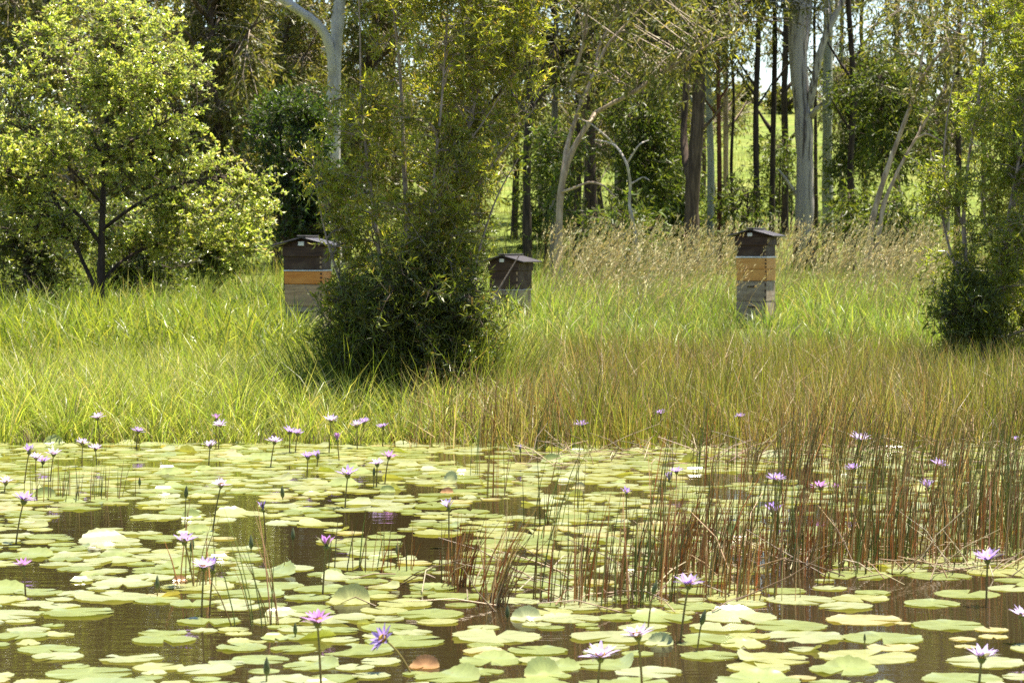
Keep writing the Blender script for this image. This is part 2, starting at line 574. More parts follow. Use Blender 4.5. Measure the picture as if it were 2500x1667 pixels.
def make_tree(name, label, limbs, targets, bark='bark_dark', twig='twig_dark', leaf='leaf', pal=None, weights=None,
              n_twig=6, twig_len=(0.15, 0.35), n_leaf=7, L=(0.05, 0.08), W=(0.012, 0.02), droop=0.2, cat='tree',
              group=None, var=0.2, sides=8, branch_r=0.018, limb_part='limb', up=0.5, twig_r=0.0025, flare=0.25, leaf_start=0.35, flat=0.0, far=False):
    """limbs: [(points (n,3), [radii])]; the first is the trunk. targets: where branches end"""
    base = np.array(limbs[0][0][0], float)
    root = empty(name, tuple(base))
    tag(root, label, cat, group)
    SP, ST, SR = [], [], []
    for li, (pts, radii) in enumerate(limbs):
        V, q, P, r = limb_tube(np.array(pts) - base, radii, sides if li == 0 else max(5, sides - 2), flare if li == 0 else 0)
        obj('trunk' if li == 0 else limb_part, mesh_np('trunk', V, quads=q, smooth=True), M[bark], root)
        k0 = int(len(P) * 0.2)
        SP.append(P[k0:]); SR.append(r[k0:]); ST.append(norm(np.gradient(P, axis=0))[k0:])
    SP = np.concatenate(SP); SR = np.concatenate(SR); ST = np.concatenate(ST)
    if targets is None or len(targets) == 0:
        return root
    tg = np.asarray(targets) - base
    D = tg[:, None, :] - SP[None]
    dist = np.linalg.norm(D, axis=2)
    cost = dist * (1 + up * np.clip(0.35 - D[:, :, 2] / np.maximum(dist, 1e-6), 0, 2)) + rng.uniform(0, 0.12, dist.shape) * dist
    b = cost.argmin(1)
    p0 = SP[b]; d = dist[np.arange(len(tg)), b]
    c1 = p0 + ST[b] * d[:, None] * 0.35 + rng.normal(size=tg.shape) * d[:, None] * 0.07
    t = np.linspace(0, 1, 6)[None, :, None]
    BP = (1 - t) ** 2 * p0[:, None] + 2 * t * (1 - t) * c1[:, None] + t ** 2 * tg[:, None]
    BP[:, 1:] += rng.normal(size=BP[:, 1:].shape) * (d[:, None, None] * 0.025)
    r0 = np.minimum(branch_r * np.sqrt(d) + 0.002, SR[b] * 0.7)
    BR = r0[:, None] * np.linspace(1, 0.25, 6)[None]
    bt = norm(BP[:, -1] - BP[:, -3])
    # twigs
    nb = len(BP)
    src = np.repeat(np.arange(nb), n_twig)
    ft = rng.uniform(0.45, 1.0, len(src))
    fi = ft * 5
    i0 = np.clip(fi.astype(int), 0, 4)
    w = (fi - i0)[:, None]
    tp = BP[src, i0] * (1 - w) + BP[src, i0 + 1] * w
    td = norm(bt[src] * 0.7 + rand_unit(len(src)) * 0.9 + np.array([0, 0, 0.25 - droop]))
    tl = rng.uniform(*twig_len, len(src))
    e1 = tp + td * tl[:, None] * 0.55 + rng.normal(size=tp.shape) * tl[:, None] * 0.06
    e2 = tp + td * tl[:, None] + np.array([0, 0, -1.0]) * (tl * droop)[:, None] * 0.6
    TP = np.stack([tp, e1, e2], 1)
    TR = np.tile(np.array([[1.0, 0.45]]) * twig_r, (len(TP), 1))
    kp = [0, 2, 5] if far else [0, 1, 2, 3, 5]
    Vb, qb = tubes(BP[:, kp], BR[:, kp], 3 if far else 4)
    obj('branches', mesh_np('branches', Vb, quads=qb, smooth=True), M[bark if twig is None else twig], root)['kind'] = 'stuff'
    tk = slice(None, None, 4) if far else slice(None)
    Vt, qt = tubes(TP[tk][:, [0, 2]], TR[tk], 3)
    obj('twigs', mesh_np('twigs', Vt, quads=qt), M[twig or bark], root)['kind'] = 'stuff'
    # leaves along the twigs
    ls = np.repeat(np.arange(len(TP)), n_leaf)
    f = rng.uniform(leaf_start, 1.02, len(ls))[:, None]
    lp = np.where(f < 0.5, TP[ls, 0] + (TP[ls, 1] - TP[ls, 0]) * f * 2, TP[ls, 1] + (TP[ls, 2] - TP[ls, 1]) * (f * 2 - 1))
    ld = norm((td[ls] * 0.6 + rand_unit(len(ls)) * 0.85) * np.array([1, 1, 1 - .7 * flat]) + np.array([0, 0, -droop]))
    n = len(ls)
    # each branch leans to its own shade of leaf
    c = pick_cols(n, pal, weights, var * 0.6) * (1 + var * rng.normal(size=nb).clip(-1.5, 1.8))[src][ls][:, None]
    cr = obj('crown', leaf_mesh('crown', lp, ld, rng.uniform(*L, n), rng.uniform(*W, n), c, flat=flat), M[leaf], root)
    cr['kind'] = 'stuff'
    return root


def line(pts, Y):
    """polyline of (px, row[, depth offset]) at depth Y"""
    return np.array([at(q[0], q[1], Y + (q[2] if len(q) > 2 else 0)) for q in pts])


def rooted(pts, Y):
    """the same with the first point dropped onto the ground"""
    P = line(pts, Y)
    P[0, 2] = float(gz(P[0, 0], P[0, 1])) - 0.05
    return P


# --- the broad light-green tree over the left of the bank
Y = 32.5
limbs = [
    (rooted([(243, 850), (246, 700), (249, 560), (255, 400, .1), (262, 260, .15), (275, 130, .2), (288, 30, .2)], Y), [.052, .047, .042, .034, .026, .018, .009]),
    (line([(250, 560), (330, 500, -.2), (420, 455, -.4), (520, 432, -.5), (600, 425, -.5)], Y), [.026, .02, .014, .007]),
    (line([(249, 600), (190, 520, -.2), (110, 450, -.4), (30, 420, -.5)], Y), [.026, .018, .012, .006]),
    (line([(247, 690), (300, 630, .2), (400, 588, .3), (560, 600, .3)], Y), [.024, .018, .012, .006]),
    (line([(240, 720), (180, 590, .1), (130, 470, .2), (85, 350, .3), (60, 250, .3)], Y), [.032, .026, .02, .013, .007]),
    (line([(255, 400, .1), (200, 270, .3), (150, 150, .5), (120, 60, .5)], Y), [.022, .016, .011, .006]),
    (line([(258, 330, .1), (330, 210, .2), (400, 130, .3), (430, 60, .3)], Y), [.02, .014, .01, .005]),
    (line([(256, 380), (350, 330, -.3), (450, 270, -.5), (510, 240, -.5)], Y), [.02, .014, .01, .005]),
    (line([(252, 500), (180, 420, -.5), (100, 340, -.8), (20, 300, -1)], Y), [.02, .014, .01, .005]),
]
out_l = [(-30, 90, 420), (80, 40, 460), (170, -30, 500), (260, -80, 530), (340, -100, 540), (390, -110, 630), (470, -110, 660), (550, -90, 650), (600, -60, 640), (630, 330, 620), (650, 360, 600)]
tg = profile([(a, b_ + 25, c_ - 25) for a, b_, c_ in out_l], Y, 1.5, 380, clusters=60, spread=(0.24, 0.04))
tg = np.concatenate([tg, profile([(375, 400, 560), (430, 380, 640), (520, 370, 655), (590, 380, 640), (640, 400, 600)], Y - .3, 0.9, 95, clusters=22, spread=(0.24, 0.04))])
make_tree('leafy_tree', 'broad light green leafy tree with dark trunk at the grassy bank', limbs, tg, 'bark_dark', 'twig_dark', 'leaf_gloss',
          [(0.34, 0.385, 0.08), (0.275, 0.33, 0.06), (0.41, 0.425, 0.13), (0.18, 0.23, 0.04), (0.48, 0.44, 0.21)], [4, 4, 3, 1.2, 2],
          n_twig=8, twig_len=(0.12, 0.34), n_leaf=14, L=(0.038, 0.07), W=(0.022, 0.036), droop=0.1, flare=0.1, flat=.55)

# --- dark round evergreen behind it
Y = 39.0
limbs = [
    (rooted([(702, 820), (700, 600), (690, 450), (685, 330)], Y), [.05, .045, .03, .012]),
    (line([(700, 560), (730, 440), (750, 330)], Y), [.025, .015, .008]),
    (line([(700, 600), (660, 460), (640, 340)], Y), [.025, .015, .008]),
]
tg = profile([(215, 650, 780), (290, 620, 850), (380, 618, 880), (470, 615, 890), (540, 640, 880), (590, 660, 860)], Y, 1.0, 320, clusters=56, spread=(0.15, 0.12))
make_tree('evergreen_tree', 'small dark green dense tree behind the beehive under the white gum', limbs, tg, 'bark_dark', 'twig_dark', 'leaf',
          [(0.05, 0.085, 0.012), (0.035, 0.06, 0.01), (0.09, 0.12, 0.02)], [4, 3, 1], n_twig=9, twig_len=(0.12, 0.3), n_leaf=9,
          L=(0.05, 0.08), W=(0.02, 0.03))

# --- the tall bushy bottlebrush in the middle, in front of the hives
Y = 23.6
limbs = [
    (rooted([(1010, 1010), (1005, 800), (1000, 600), (985, 400), (980, 200), (960, 20), (950, -150)], Y), [.035, .03, .026, .02, .014, .009, .005]),
    (rooted([(1060, 1010), (1075, 800, .1), (1090, 600, .2), (1120, 400, .2), (1160, 250, .2), (1200, 100, .2), (1230, -100, .2)], Y), [.03, .026, .022, .017, .012, .007, .004]),
    (rooted([(960, 1010), (940, 800, -.1), (925, 600, -.1), (900, 420, -.1), (880, 250, -.1), (880, 80, -.1), (870, -120, -.1)], Y), [.028, .024, .02, .015, .011, .007, .004]),
    (rooted([(1040, 1000), (1040, 800, -.2), (1050, 600, -.3), (1060, 420, -.3), (1080, 240, -.3), (1090, 80, -.3), (1100, -120, -.3)], Y), [.028, .024, .02, .015, .011, .007, .004]),
    (rooted([(1080, 1000), (1120, 800), (1160, 640), (1210, 480), (1270, 380)], Y), [.022, .018, .014, .009, .004]),
    (rooted([(1100, 1000), (1160, 820), (1220, 700), (1270, 620)], Y), [.018, .014, .009, .004]),
    (rooted([(950, 1000), (890, 820), (830, 690), (790, 560), (770, 440)], Y), [.022, .018, .013, .009, .004]),
    (rooted([(930, 1000), (850, 860), (790, 770), (745, 700)], Y), [.018, .014, .009, .004]),
    (line([(1100, 560, .2), (1180, 430), (1260, 330), (1300, 270)], Y), [.016, .012, .008, .004]),
    (line([(1000, 600), (1080, 420), (1160, 330), (1250, 190)], Y), [.016, .012, .008, .004]),
]
out_c = [(-240, 875, 1310), (-60, 875, 1325), (60, 870, 1325), (150, 860, 1315), (250, 820, 1300), (350, 785, 1280), (450, 770, 1255), (520, 795, 1205), (580, 840, 1155),
         (640, 845, 1145), (690, 825, 1180), (740, 820, 1200), (800, 830, 1200), (860, 850, 1180)]
tg = profile(out_c, Y, 0.85, 500, clusters=125, spread=(0.13, 0.13))
make_tree('bottlebrush_bush', 'tall olive green narrow-leaved bush rising beside the pond between the hives', limbs, tg, 'twig', 'twig', 'leaf',
          [(0.285, 0.295, 0.036), (0.225, 0.24, 0.03), (0.36, 0.355, 0.052), (0.16, 0.175, 0.024), (0.4, 0.28, 0.07)], [5, 5, 3, 2, 0.9],
          n_twig=9, twig_len=(0.1, 0.26), n_leaf=11, L=(0.05, 0.085), W=(0.011, 0.018), droop=0.05, cat='bush', limb_part='stem', branch_r=0.015, twig_r=0.0026)

# its dense lower foliage, shade at the foot put into darker leaf colours
Y = 23.2
limbs = [(rooted([(1015, 1010), (1010, 900), (1005, 800), (1000, 720)], Y), [.02, .016, .012, .005]),
         (rooted([(980, 1000), (920, 880), (850, 780), (800, 720)], Y), [.016, .012, .008, .004]),
         (rooted([(1050, 1000), (1120, 880), (1190, 780), (1235, 710)], Y), [.016, .012, .008, .004]),
         (rooted([(960, 1000), (880, 930), (810, 880)], Y), [.014, .009, .004]),
         (rooted([(1070, 1000), (1150, 930), (1220, 870)], Y), [.014, .009, .004])]
tg = profile([(600, 960, 1070), (660, 890, 1120), (720, 835, 1160), (780, 810, 1195), (840, 810, 1205), (900, 830, 1185), (950, 860, 1150), (985, 900, 1110)], Y, 0.55, 310, clusters=56, spread=(0.17, 0.17))
make_tree('dark_bush_skirt', 'dense lower foliage of the tall bush, foot shade put into very dark leaves', limbs, tg, 'twig_dark', 'twig_dark', 'leaf',
          [(0.11, 0.135, 0.022), (0.08, 0.10, 0.018), (0.17, 0.19, 0.03), (0.18, 0.13, 0.05)], [4, 4, 2, .8],
          n_twig=9, twig_len=(0.1, 0.36), n_leaf=10, L=(0.055, 0.1), W=(0.009, 0.015), droop=0.0, cat='shrub', limb_part='stem', branch_r=0.01, twig_r=0.0022)

# --- its neighbour at the right edge
Y = 27.0
limbs = [
    (rooted([(2392, 960), (2378, 820), (2362, 680), (2350, 540), (2365, 380), (2390, 240), (2400, 80)], Y), [.034, .03, .025, .02, .014, .009, .005]),
    (rooted([(2400, 950), (2410, 800), (2440, 650), (2470, 480), (2500, 330), (2520, 150)], Y), [.026, .022, .018, .014, .009, .005]),
    (line([(2368, 740), (2320, 620), (2290, 480), (2270, 360)], Y), [.018, .013, .009, .004]),
    (line([(2400, 880), (2460, 820), (2540, 790), (2600, 780)], Y), [.018, .013, .009, .004]),
    (line([(2355, 560), (2300, 430), (2310, 300), (2330, 180)], Y), [.016, .012, .008, .004]),
    (line([(2385, 850), (2330, 770), (2290, 720)], Y), [.014, .01, .005]),
]
out_r = [(-60, 2420, 2640), (40, 2390, 2640), (110, 2400, 2640), (200, 2330, 2640), (300, 2290, 2640), (400, 2255, 2640), (470, 2225, 2640), (560, 2215, 2640), (640, 2235, 2640),
         (720, 2280, 2600), (790, 2270, 2560), (850, 2290, 2480), (890, 2330, 2450)]
tg = profile([(a, b_ + 25, c_) for a, b_, c_ in out_r], Y, 0.85, 350, clusters=90, spread=(0.13, 0.12))
make_tree('bottlebrush_bush', 'bright green narrow-leaved bush at the right edge of the photo', limbs, tg, 'twig', 'twig', 'leaf',
          [(0.265, 0.295, 0.036), (0.21, 0.245, 0.03), (0.33, 0.34, 0.05), (0.14, 0.17, 0.022)], [5, 5, 3, 2],
          n_twig=9, twig_len=(0.1, 0.28), n_leaf=11, L=(0.05, 0.085), W=(0.013, 0.02), droop=0.05, cat='bush', limb_part='stem', branch_r=0.012, twig_r=0.002)

ORD = ['first', 'second', 'third', 'fourth', 'fifth', 'sixth', 'seventh', 'eighth', 'ninth', 'tenth', 'eleventh', 'twelfth', 'thirteenth', 'fourteenth', 'fifteenth', 'sixteenth', 'seventeenth', 'eighteenth', 'nineteenth', 'twentieth']

Y = 26.6
limbs = [(rooted([(2385, 960), (2380, 850), (2372, 760)], Y), [.016, .012, .005]), (rooted([(2370, 960), (2330, 860), (2300, 800)], Y), [.014, .01, .004]), (rooted([(2400, 960), (2440, 860), (2460, 800)], Y), [.014, .01, .004])]
tg = profile([(690, 2345, 2400), (760, 2330, 2420), (830, 2325, 2425), (890, 2335, 2420), (930, 2345, 2410)], Y, 0.35, 95, clusters=26, spread=(0.12, 0.12))
make_tree('dark_bush_skirt', 'dark shrubby growth round the foot of the right-edge bush', limbs, tg, 'twig_dark', 'twig_dark', 'leaf',
          [(0.11, 0.14, 0.022), (0.08, 0.105, 0.018), (0.18, 0.21, 0.03)], [4, 4, 2], n_twig=9, twig_len=(0.1, 0.34), n_leaf=10, L=(0.055, 0.1), W=(0.009, 0.015), droop=0.0, cat='shrub', limb_part='stem', branch_r=0.01, twig_r=0.0022)

# --- gums and forest trunks behind the meadow -------------------------------------------------
GUM = [(0.15, 0.15, 0.036), (0.105, 0.115, 0.028), (0.2, 0.185, 0.055), (0.25, 0.21, 0.10)]
GUMW = [4, 4, 3, 1]
far_kw = dict(leaf='leaf_far', pal=GUM, weights=GUMW, n_twig=7, twig_len=(0.3, 0.75), n_leaf=6, L=(0.12, 0.2), W=(0.03, 0.05), droop=0.55, sides=10,
              branch_r=0.028, up=0.4, twig_r=0.008, flare=0.2, far=True)


def up_to(pts, Y, top):
    """continue a trunk out of the picture to its top height"""
    P = rooted(pts, Y)
    d = P[-1] - P[-2]
    d = d / max(d[2], 0.2)
    nseg = 3
    z0 = P[-1, 2]
    ex = [P[-1] + d * (top - z0) * (k / nseg) + np.array([rng.normal() * .15, rng.normal() * .15, 0]) * k for k in range(1, nseg + 1)]
    return np.vstack([P, ex])


def taper(r, n, end=0.25):
    return list(r * np.linspace(1, end, n))


def crown_above(x, Y, row_lo, top, half, n, depth=1.6, dens_lo=True):
    """crown targets from a picture row up to a top height in metres"""
    c = at(x, row_lo, Y)
    k = max(6, n // 9)
    cz = c[2] + rng.uniform(0, 1, k) ** 0.9 * (top - c[2])
    cx = c[0] + rng.normal(size=k) * half * 0.55
    cy = Y + rng.normal(size=k) * depth * 0.55
    cc = np.stack([cx, cy, cz], 1)[rng.integers(0, k, n)]
    return cc + rng.normal(size=(n, 3)) * np.array([0.5, 0.5, 0.38])


# the white gum with the curved limb, left of centre
Y = 60.0
tr = up_to([(812, 700), (813, 420), (814, 240), (818, 150), (824, 60), (828, 0)], Y, 13.0)
limbs = [(tr, taper(.19, len(tr), .45)),
         (line([(815, 235), (812, 165, -.1), (805, 112, -.2), (792, 78, -.3), (768, 52, -.4), (735, 30, -.5), (690, 0, -.6), (640, -60, -.7), (610, -150, -.8)], Y), [.12, .105, .1, .1, .095, .09, .08, .06]),
         (line([(822, 120), (800, 128, -.1), (782, 118, -.2)], Y), [.06, .045, .02])]
make_tree('white_gum', 'smooth white gum tree with a curved white limb bending left', limbs, crown_above(828, Y, -40, 12.5, 2.4, 110), 'bark_white', 'bark_white', **far_kw)

# the big mottled gum on the right with forked top
Y = 62.0
tr = up_to([(1964, 720), (1963, 560), (1966, 430), (1963, 300), (1954, 220), (1946, 120), (1947, 30), (1950, -60)], Y, 14.0)
limbs = [(tr, list(np.interp(np.linspace(0, 1, 14), [0, .12, .35, .45, .6, 1], [.25, .20, .205, .21, .16, .07]))),
         (line([(1974, 262), (1985, 214, -.2), (1997, 150, -.3), (2012, 95, -.4), (2057, 0, -.5), (2100, -90, -.6), (2150, -200, -.6)], Y), [.1, .085, .075, .07, .065, .05]),
         (line([(1960, 130), (1972, 60, .2), (1976, 0, .3), (1985, -120, .4)], Y), [.1, .085, .075, .05]),
         (line([(1980, 285), (1992, 268, -.3), (2006, 252, -.4)], Y), [.09, .06, .025]),
         (line([(1946, 478), (1928, 452, -.2), (1912, 428, -.3), (1898, 412, -.3)], Y), [.06, .045, .035, .015])]
make_tree('mottled_gum', 'thick grey gum trunk with peeling dark streaks and forked limbs behind the hive', limbs, crown_above(1960, Y, -10, 13, 2.6, 130), 'bark_gum', 'bark_gum', **far_kw)

Y = 66.0
tr = up_to([(2024, 700), (2021, 560), (2019, 400), (2021, 200), (2022, 0)], Y, 15.0)
make_tree('pale_gum', 'straight pale green-grey gum trunk beside the thick mottled gum', [(tr, taper(.135, len(tr), .6))], crown_above(2022, Y, -60, 14, 2.2, 110), 'bark_pale_green', 'bark_grey', **far_kw)

Y = 58.0
tr = up_to([(1352, 690), (1350, 500), (1353, 350), (1356, 200), (1358, 40)], Y, 12.0)
make_tree('grey_gum', 'slim straight grey trunk behind the middle beehive', [(tr, taper(.085, len(tr), .4))], crown_above(1356, Y, 150, 11, 1.8, 120), 'bark_grey', 'twig_dark', **far_kw)

Y = 68.0
tr = up_to([(2482, 700), (2482, 300), (2484, 60)], Y, 14.0)
make_tree('grey_gum', 'grey trunk showing above the bush at the right edge', [(tr, taper(.12, len(tr), .5))], crown_above(2482, Y, 90, 12, 2.2, 110), 'bark_grey', 'bark_grey', **far_kw)

for nm_, x_, Y_, r_, h_ in (('mottled_gum', 1964, 62.0, .262, .75), ('pale_gum', 2023, 66.0, .18, .7)):
    root = bpy.data.objects[nm_]
    t_ = np.linspace(0, 2 * math.pi, 18, endpoint=False)
    rows_ = []
    for f_, k_ in ((0, 1.32), (.25, 1.12), (.6, 1.03), (1, .96)):
        hh_ = h_ * f_ * (1 + (.45 * np.sin(t_ * 3 + x_) + .3 * np.sin(t_ * 7)) * (f_ == 1))
        rows_.append(np.stack([np.cos(t_) * r_ * k_, np.sin(t_) * r_ * k_, hh_], 1))
    q_ = [[k * 18 + a_, k * 18 + (a_ + 1) % 18, k * 18 + 18 + (a_ + 1) % 18, k * 18 + 18 + a_] for k in range(3) for a_ in range(18)]
    o_ = obj('bark_stocking', mesh_np('bark_stocking', np.concatenate(rows_), quads=q_, smooth=True), M['bark_dark'], root)
    o_['label'] = 'dark rough bark round the foot of the pale trunk'

# leaning paperbarks with tan limbs
Y = 50.0
limbs = [
    (rooted([(1362, 720), (1364, 600), (1366, 500), (1372, 440), (1395, 370), (1425, 320), (1455, 275)], Y), [.09, .08, .07, .065, .06, .05, .045]),
    (line([(1455, 275), (1500, 250, -.2), (1545, 228, -.3), (1600, 190, -.4), (1664, 150, -.5), (1740, 105, -.6), (1800, 80, -.6)], Y), [.042, .04, .036, .03, .022, .012]),
    (line([(1372, 440), (1385, 350, .3), (1420, 250, .4), (1452, 178, .5), (1480, 110, .6), (1530, 60, .6), (1580, 0, .6)], Y), [.05, .045, .04, .034, .026, .018]),
    (line([(1452, 178, .5), (1462, 110, .7), (1500, 45, .8), (1530, 10, .8)], Y), [.034, .028, .02, .012]),
    (line([(1368, 470), (1400, 460, -.3), (1440, 443, -.5), (1475, 452, -.6), (1500, 480, -.7)], Y), [.03, .026, .02, .012]),
    (line([(1455, 275), (1440, 300, -.3), (1415, 290, -.5)], Y), [.03, .02, .01]),
    (line([(1395, 200, .4), (1415, 140, .3), (1425, 100, .2)], Y), [.045, .035, .02]),
]
tg = profile([(-200, 1330, 1800), (0, 1350, 1760), (120, 1340, 1740), (250, 1330, 1600), (330, 1340, 1480)], Y, 1.6, 110, clusters=26, spread=(0.35, 0.25))
make_tree('paperbark_tree', 'leaning paperbark with tan limbs sweeping up to the right over the meadow', limbs, tg, 'bark_tan', 'twig', **far_kw)

Y = 47.0
limbs = [
    (rooted([(2110, 690), (2130, 530), (2160, 430), (2200, 320), (2230, 240), (2257, 178), (2310, 110), (2370, 40)], Y), [.07, .06, .052, .045, .038, .03, .022, .012]),
    (rooted([(2125, 690), (2155, 500), (2195, 410), (2235, 340), (2262, 295), (2285, 250)], Y), [.055, .05, .042, .032, .024, .014]),
    (line([(2235, 340), (2262, 325, -.2), (2300, 345, -.4)], Y), [.024, .02, .01]),
    (line([(2240, 220), (2255, 110, .2), (2290, 20, .3), (2320, -60, .3)], Y), [.025, .02, .014, .008]),
    (line([(2270, 160), (2330, 100, -.2), (2400, 60, -.3), (2480, 40, -.3)], Y), [.02, .015, .01, .006]),
]
tg = profile([(-200, 2120, 2560), (0, 2140, 2560), (100, 2170, 2520), (200, 2200, 2420), (300, 2220, 2360)], Y, 1.6, 110, clusters=24, spread=(0.3, 0.22))
make_tree('paperbark_tree', 'leaning paperbark with two tan stems near the right-hand bush', limbs, tg, 'bark_tan', 'twig', **far_kw)

# straight dark and brown trunks: (px at base, px mid, px top, depth, radius, bark, crown row, half, n, label)
TR = [
    ((1412, 1411, 1409), 64, .075, 'bark_dark', 190, 1.3, 70, 'thin near-black trunk, nearer the grey one of a close dark pair'),
    ((1444, 1440, 1436), 60, .15, 'bark_brown', 120, 1.7, 100, 'broad dark brown trunk behind the leaning tan limbs'),
    ((1520, 1521, 1519), 66, .11, 'bark_dark', 150, 1.6, 110, 'near-black trunk between the leaning paperbark and the forked brown trunk'),
    ((1575, 1571, 1568), 70, .08, 'bark_grey', 170, 1.5, 100, 'slim grey-brown trunk just left of the forked brown trunk'),
    ((1733, 1732, 1728), 63, .09, 'bark_pale_green', 120, 1.5, 90, 'green-grey trunk close behind the red-brown one'),
    ((1756, 1755, 1752), 60, .058, 'bark_red', 110, 1.0, 50, 'straight red-brown trunk left of the right-hand beehive'),
    ((1794, 1790, 1784), 64, .042, 'bark_dark', 0, .8, 26, 'thinnest dark trunk standing in the gap above the beehive roof'),
    ((1850, 1845, 1852), 61, .075, 'bark_dark', 0, .9, 34, 'slightly bowed dark trunk right behind the beehive roof'),
    ((1884, 1888, 1893), 63, .075, 'bark_dark', -20, 1.0, 44, 'dark trunk next to the thick mottled gum, on its near side'),
    ((1993, 1991, 1988), 70, .055, 'bark_dark', 20, 1.0, 40, 'thin dark trunk squeezed between the two pale gums'),
    ((2084, 2083, 2078), 62, .085, 'bark_dark', 170, 1.5, 90, 'dark trunk standing alone right of the pale gums'),
    ((1288, 1290, 1296), 56, .10, 'bark_dark', 200, 1.4, 90, 'dark forked trunk directly behind the middle beehive'),
    ((1628, 1632, 1636), 74, .07, 'bark_dark', 190, 1.6, 100, 'faint dark trunk deep in the grove behind hanging leaves'),
    ((2335, 2338, 2340), 66, .08, 'bark_dark', 160, 1.7, 100, 'dark trunk hidden behind the right-edge bush'),
]
for (xb, xm, xt), Y, r, bk, crow, half, n, lab in TR:
    w1 = rng.normal() * 4
    tr = up_to([(xb, 690), (xb + w1 * .3, 560), (xm + w1, 400), (xm - w1 * .5, 250), (xt, 100), (xt + w1, 0)], Y, rng.uniform(12, 15))
    limbs = [(tr, taper(r, len(tr), .35))]
    # two or three side limbs on every trunk
    for _ in range(3):
        k = rng.uniform(150, 330)
        sgn = rng.choice([-1, 1])
        px0 = np.interp(k, [100, 250, 400], [xt, xm, xm])
        ln = rng.uniform(40, 90)
        limbs.append((line([(px0, k), (px0 + sgn * ln * .5, k - ln * .7, rng.normal() * .3), (px0 + sgn * ln, k - ln * 1.6, rng.normal() * .6)], Y), [r * .45, r * .3, r * .12]))
    make_tree('forest_tree', lab, limbs, np.concatenate([crown_above(xt, Y, crow, tr[-1, 2], half, n), crown_above(xt, Y, -40, tr[-1, 2], half * 1.4, int(n * .6))]), bk, 'twig_dark', group='straight trunks of the grove', **far_kw)

# the forked brown trunk
Y = 55.0
limbs = [(up_to([(1690, 700), (1688, 560), (1690, 450), (1697, 380), (1705, 280), (1708, 160), (1712, 40)], Y, 11.0), taper(.17, 10, .3)),
         (line([(1690, 450), (1672, 390, .3), (1668, 320, .5), (1676, 200, .7), (1680, 60, .8)], Y), [.1, .08, .07, .06, .04]),
         (line([(1704, 200), (1680, 160, -.3), (1640, 120, -.5), (1610, 90, -.6)], Y), [.05, .04, .03, .015]),
         (line([(1702, 330), (1740, 290, -.2), (1770, 250, -.3)], Y), [.04, .03, .015])]
make_tree('forest_tree', 'thick brown trunk forking low, widest of the dark trunks', limbs, crown_above(1690, Y, 150, 11, 1.8, 150), 'bark_brown', 'twig_dark', group='straight trunks of the grove', **far_kw)

BACK = [(1255, 76), (1325, 84), (1385, 78), (1425, 72), (1470, 88), (1505, 74), (1545, 80), (1590, 71), (1615, 92), (1655, 84), (1715, 96), (1772, 76), (1915, 78), (2055, 90), (2120, 82), (2190, 78), (2260, 86), (2310, 76), (2400, 84)]
for k, (x, Y) in enumerate(BACK):
    w1 = rng.normal() * 9
    tr = up_to([(x, 640), (x + w1 * .3, 520), (x + w1, 380), (x - w1 * .4, 230), (x + w1 * 1.5, 90), (x + w1, 0)], Y, rng.uniform(13, 16))
    r = rng.uniform(.07, .12)
    limbs = [(tr, taper(r, len(tr), .35))]
    for _ in range(5):
        k0 = rng.uniform(80, 420)
        sgn = rng.choice([-1, 1])
        px0 = np.interp(k0, [90, 230, 380, 520], [x + w1 * 1.5, x - w1 * .4, x + w1, x + w1 * .3])
        ln = rng.uniform(40, 100)
        limbs.append((line([(px0, k0), (px0 + sgn * ln * .5, k0 - ln * .5, rng.normal() * .5), (px0 + sgn * ln * .8, k0 - ln * rng.uniform(.6, 1.4), rng.normal() * .8)], Y), [r * .5, r * .35, r * .12]))
    gap = 1740 < x < 1960
    make_tree('slender_tree', '%s slender trunk from the left in the back row of the grove' % ORD[k], limbs,
              np.concatenate([crown_above(x, Y, 120 if gap else 380, 7.5, 2.0, 22 if gap else 80), crown_above(x, Y, -20, tr[-1, 2], 2.6, 50 if gap else 70)]),
              ['bark_dark', 'bark_grey', 'bark_brown', 'bark_tan'][k % 4], 'twig', group='slender trunks at the back of the grove', **far_kw)

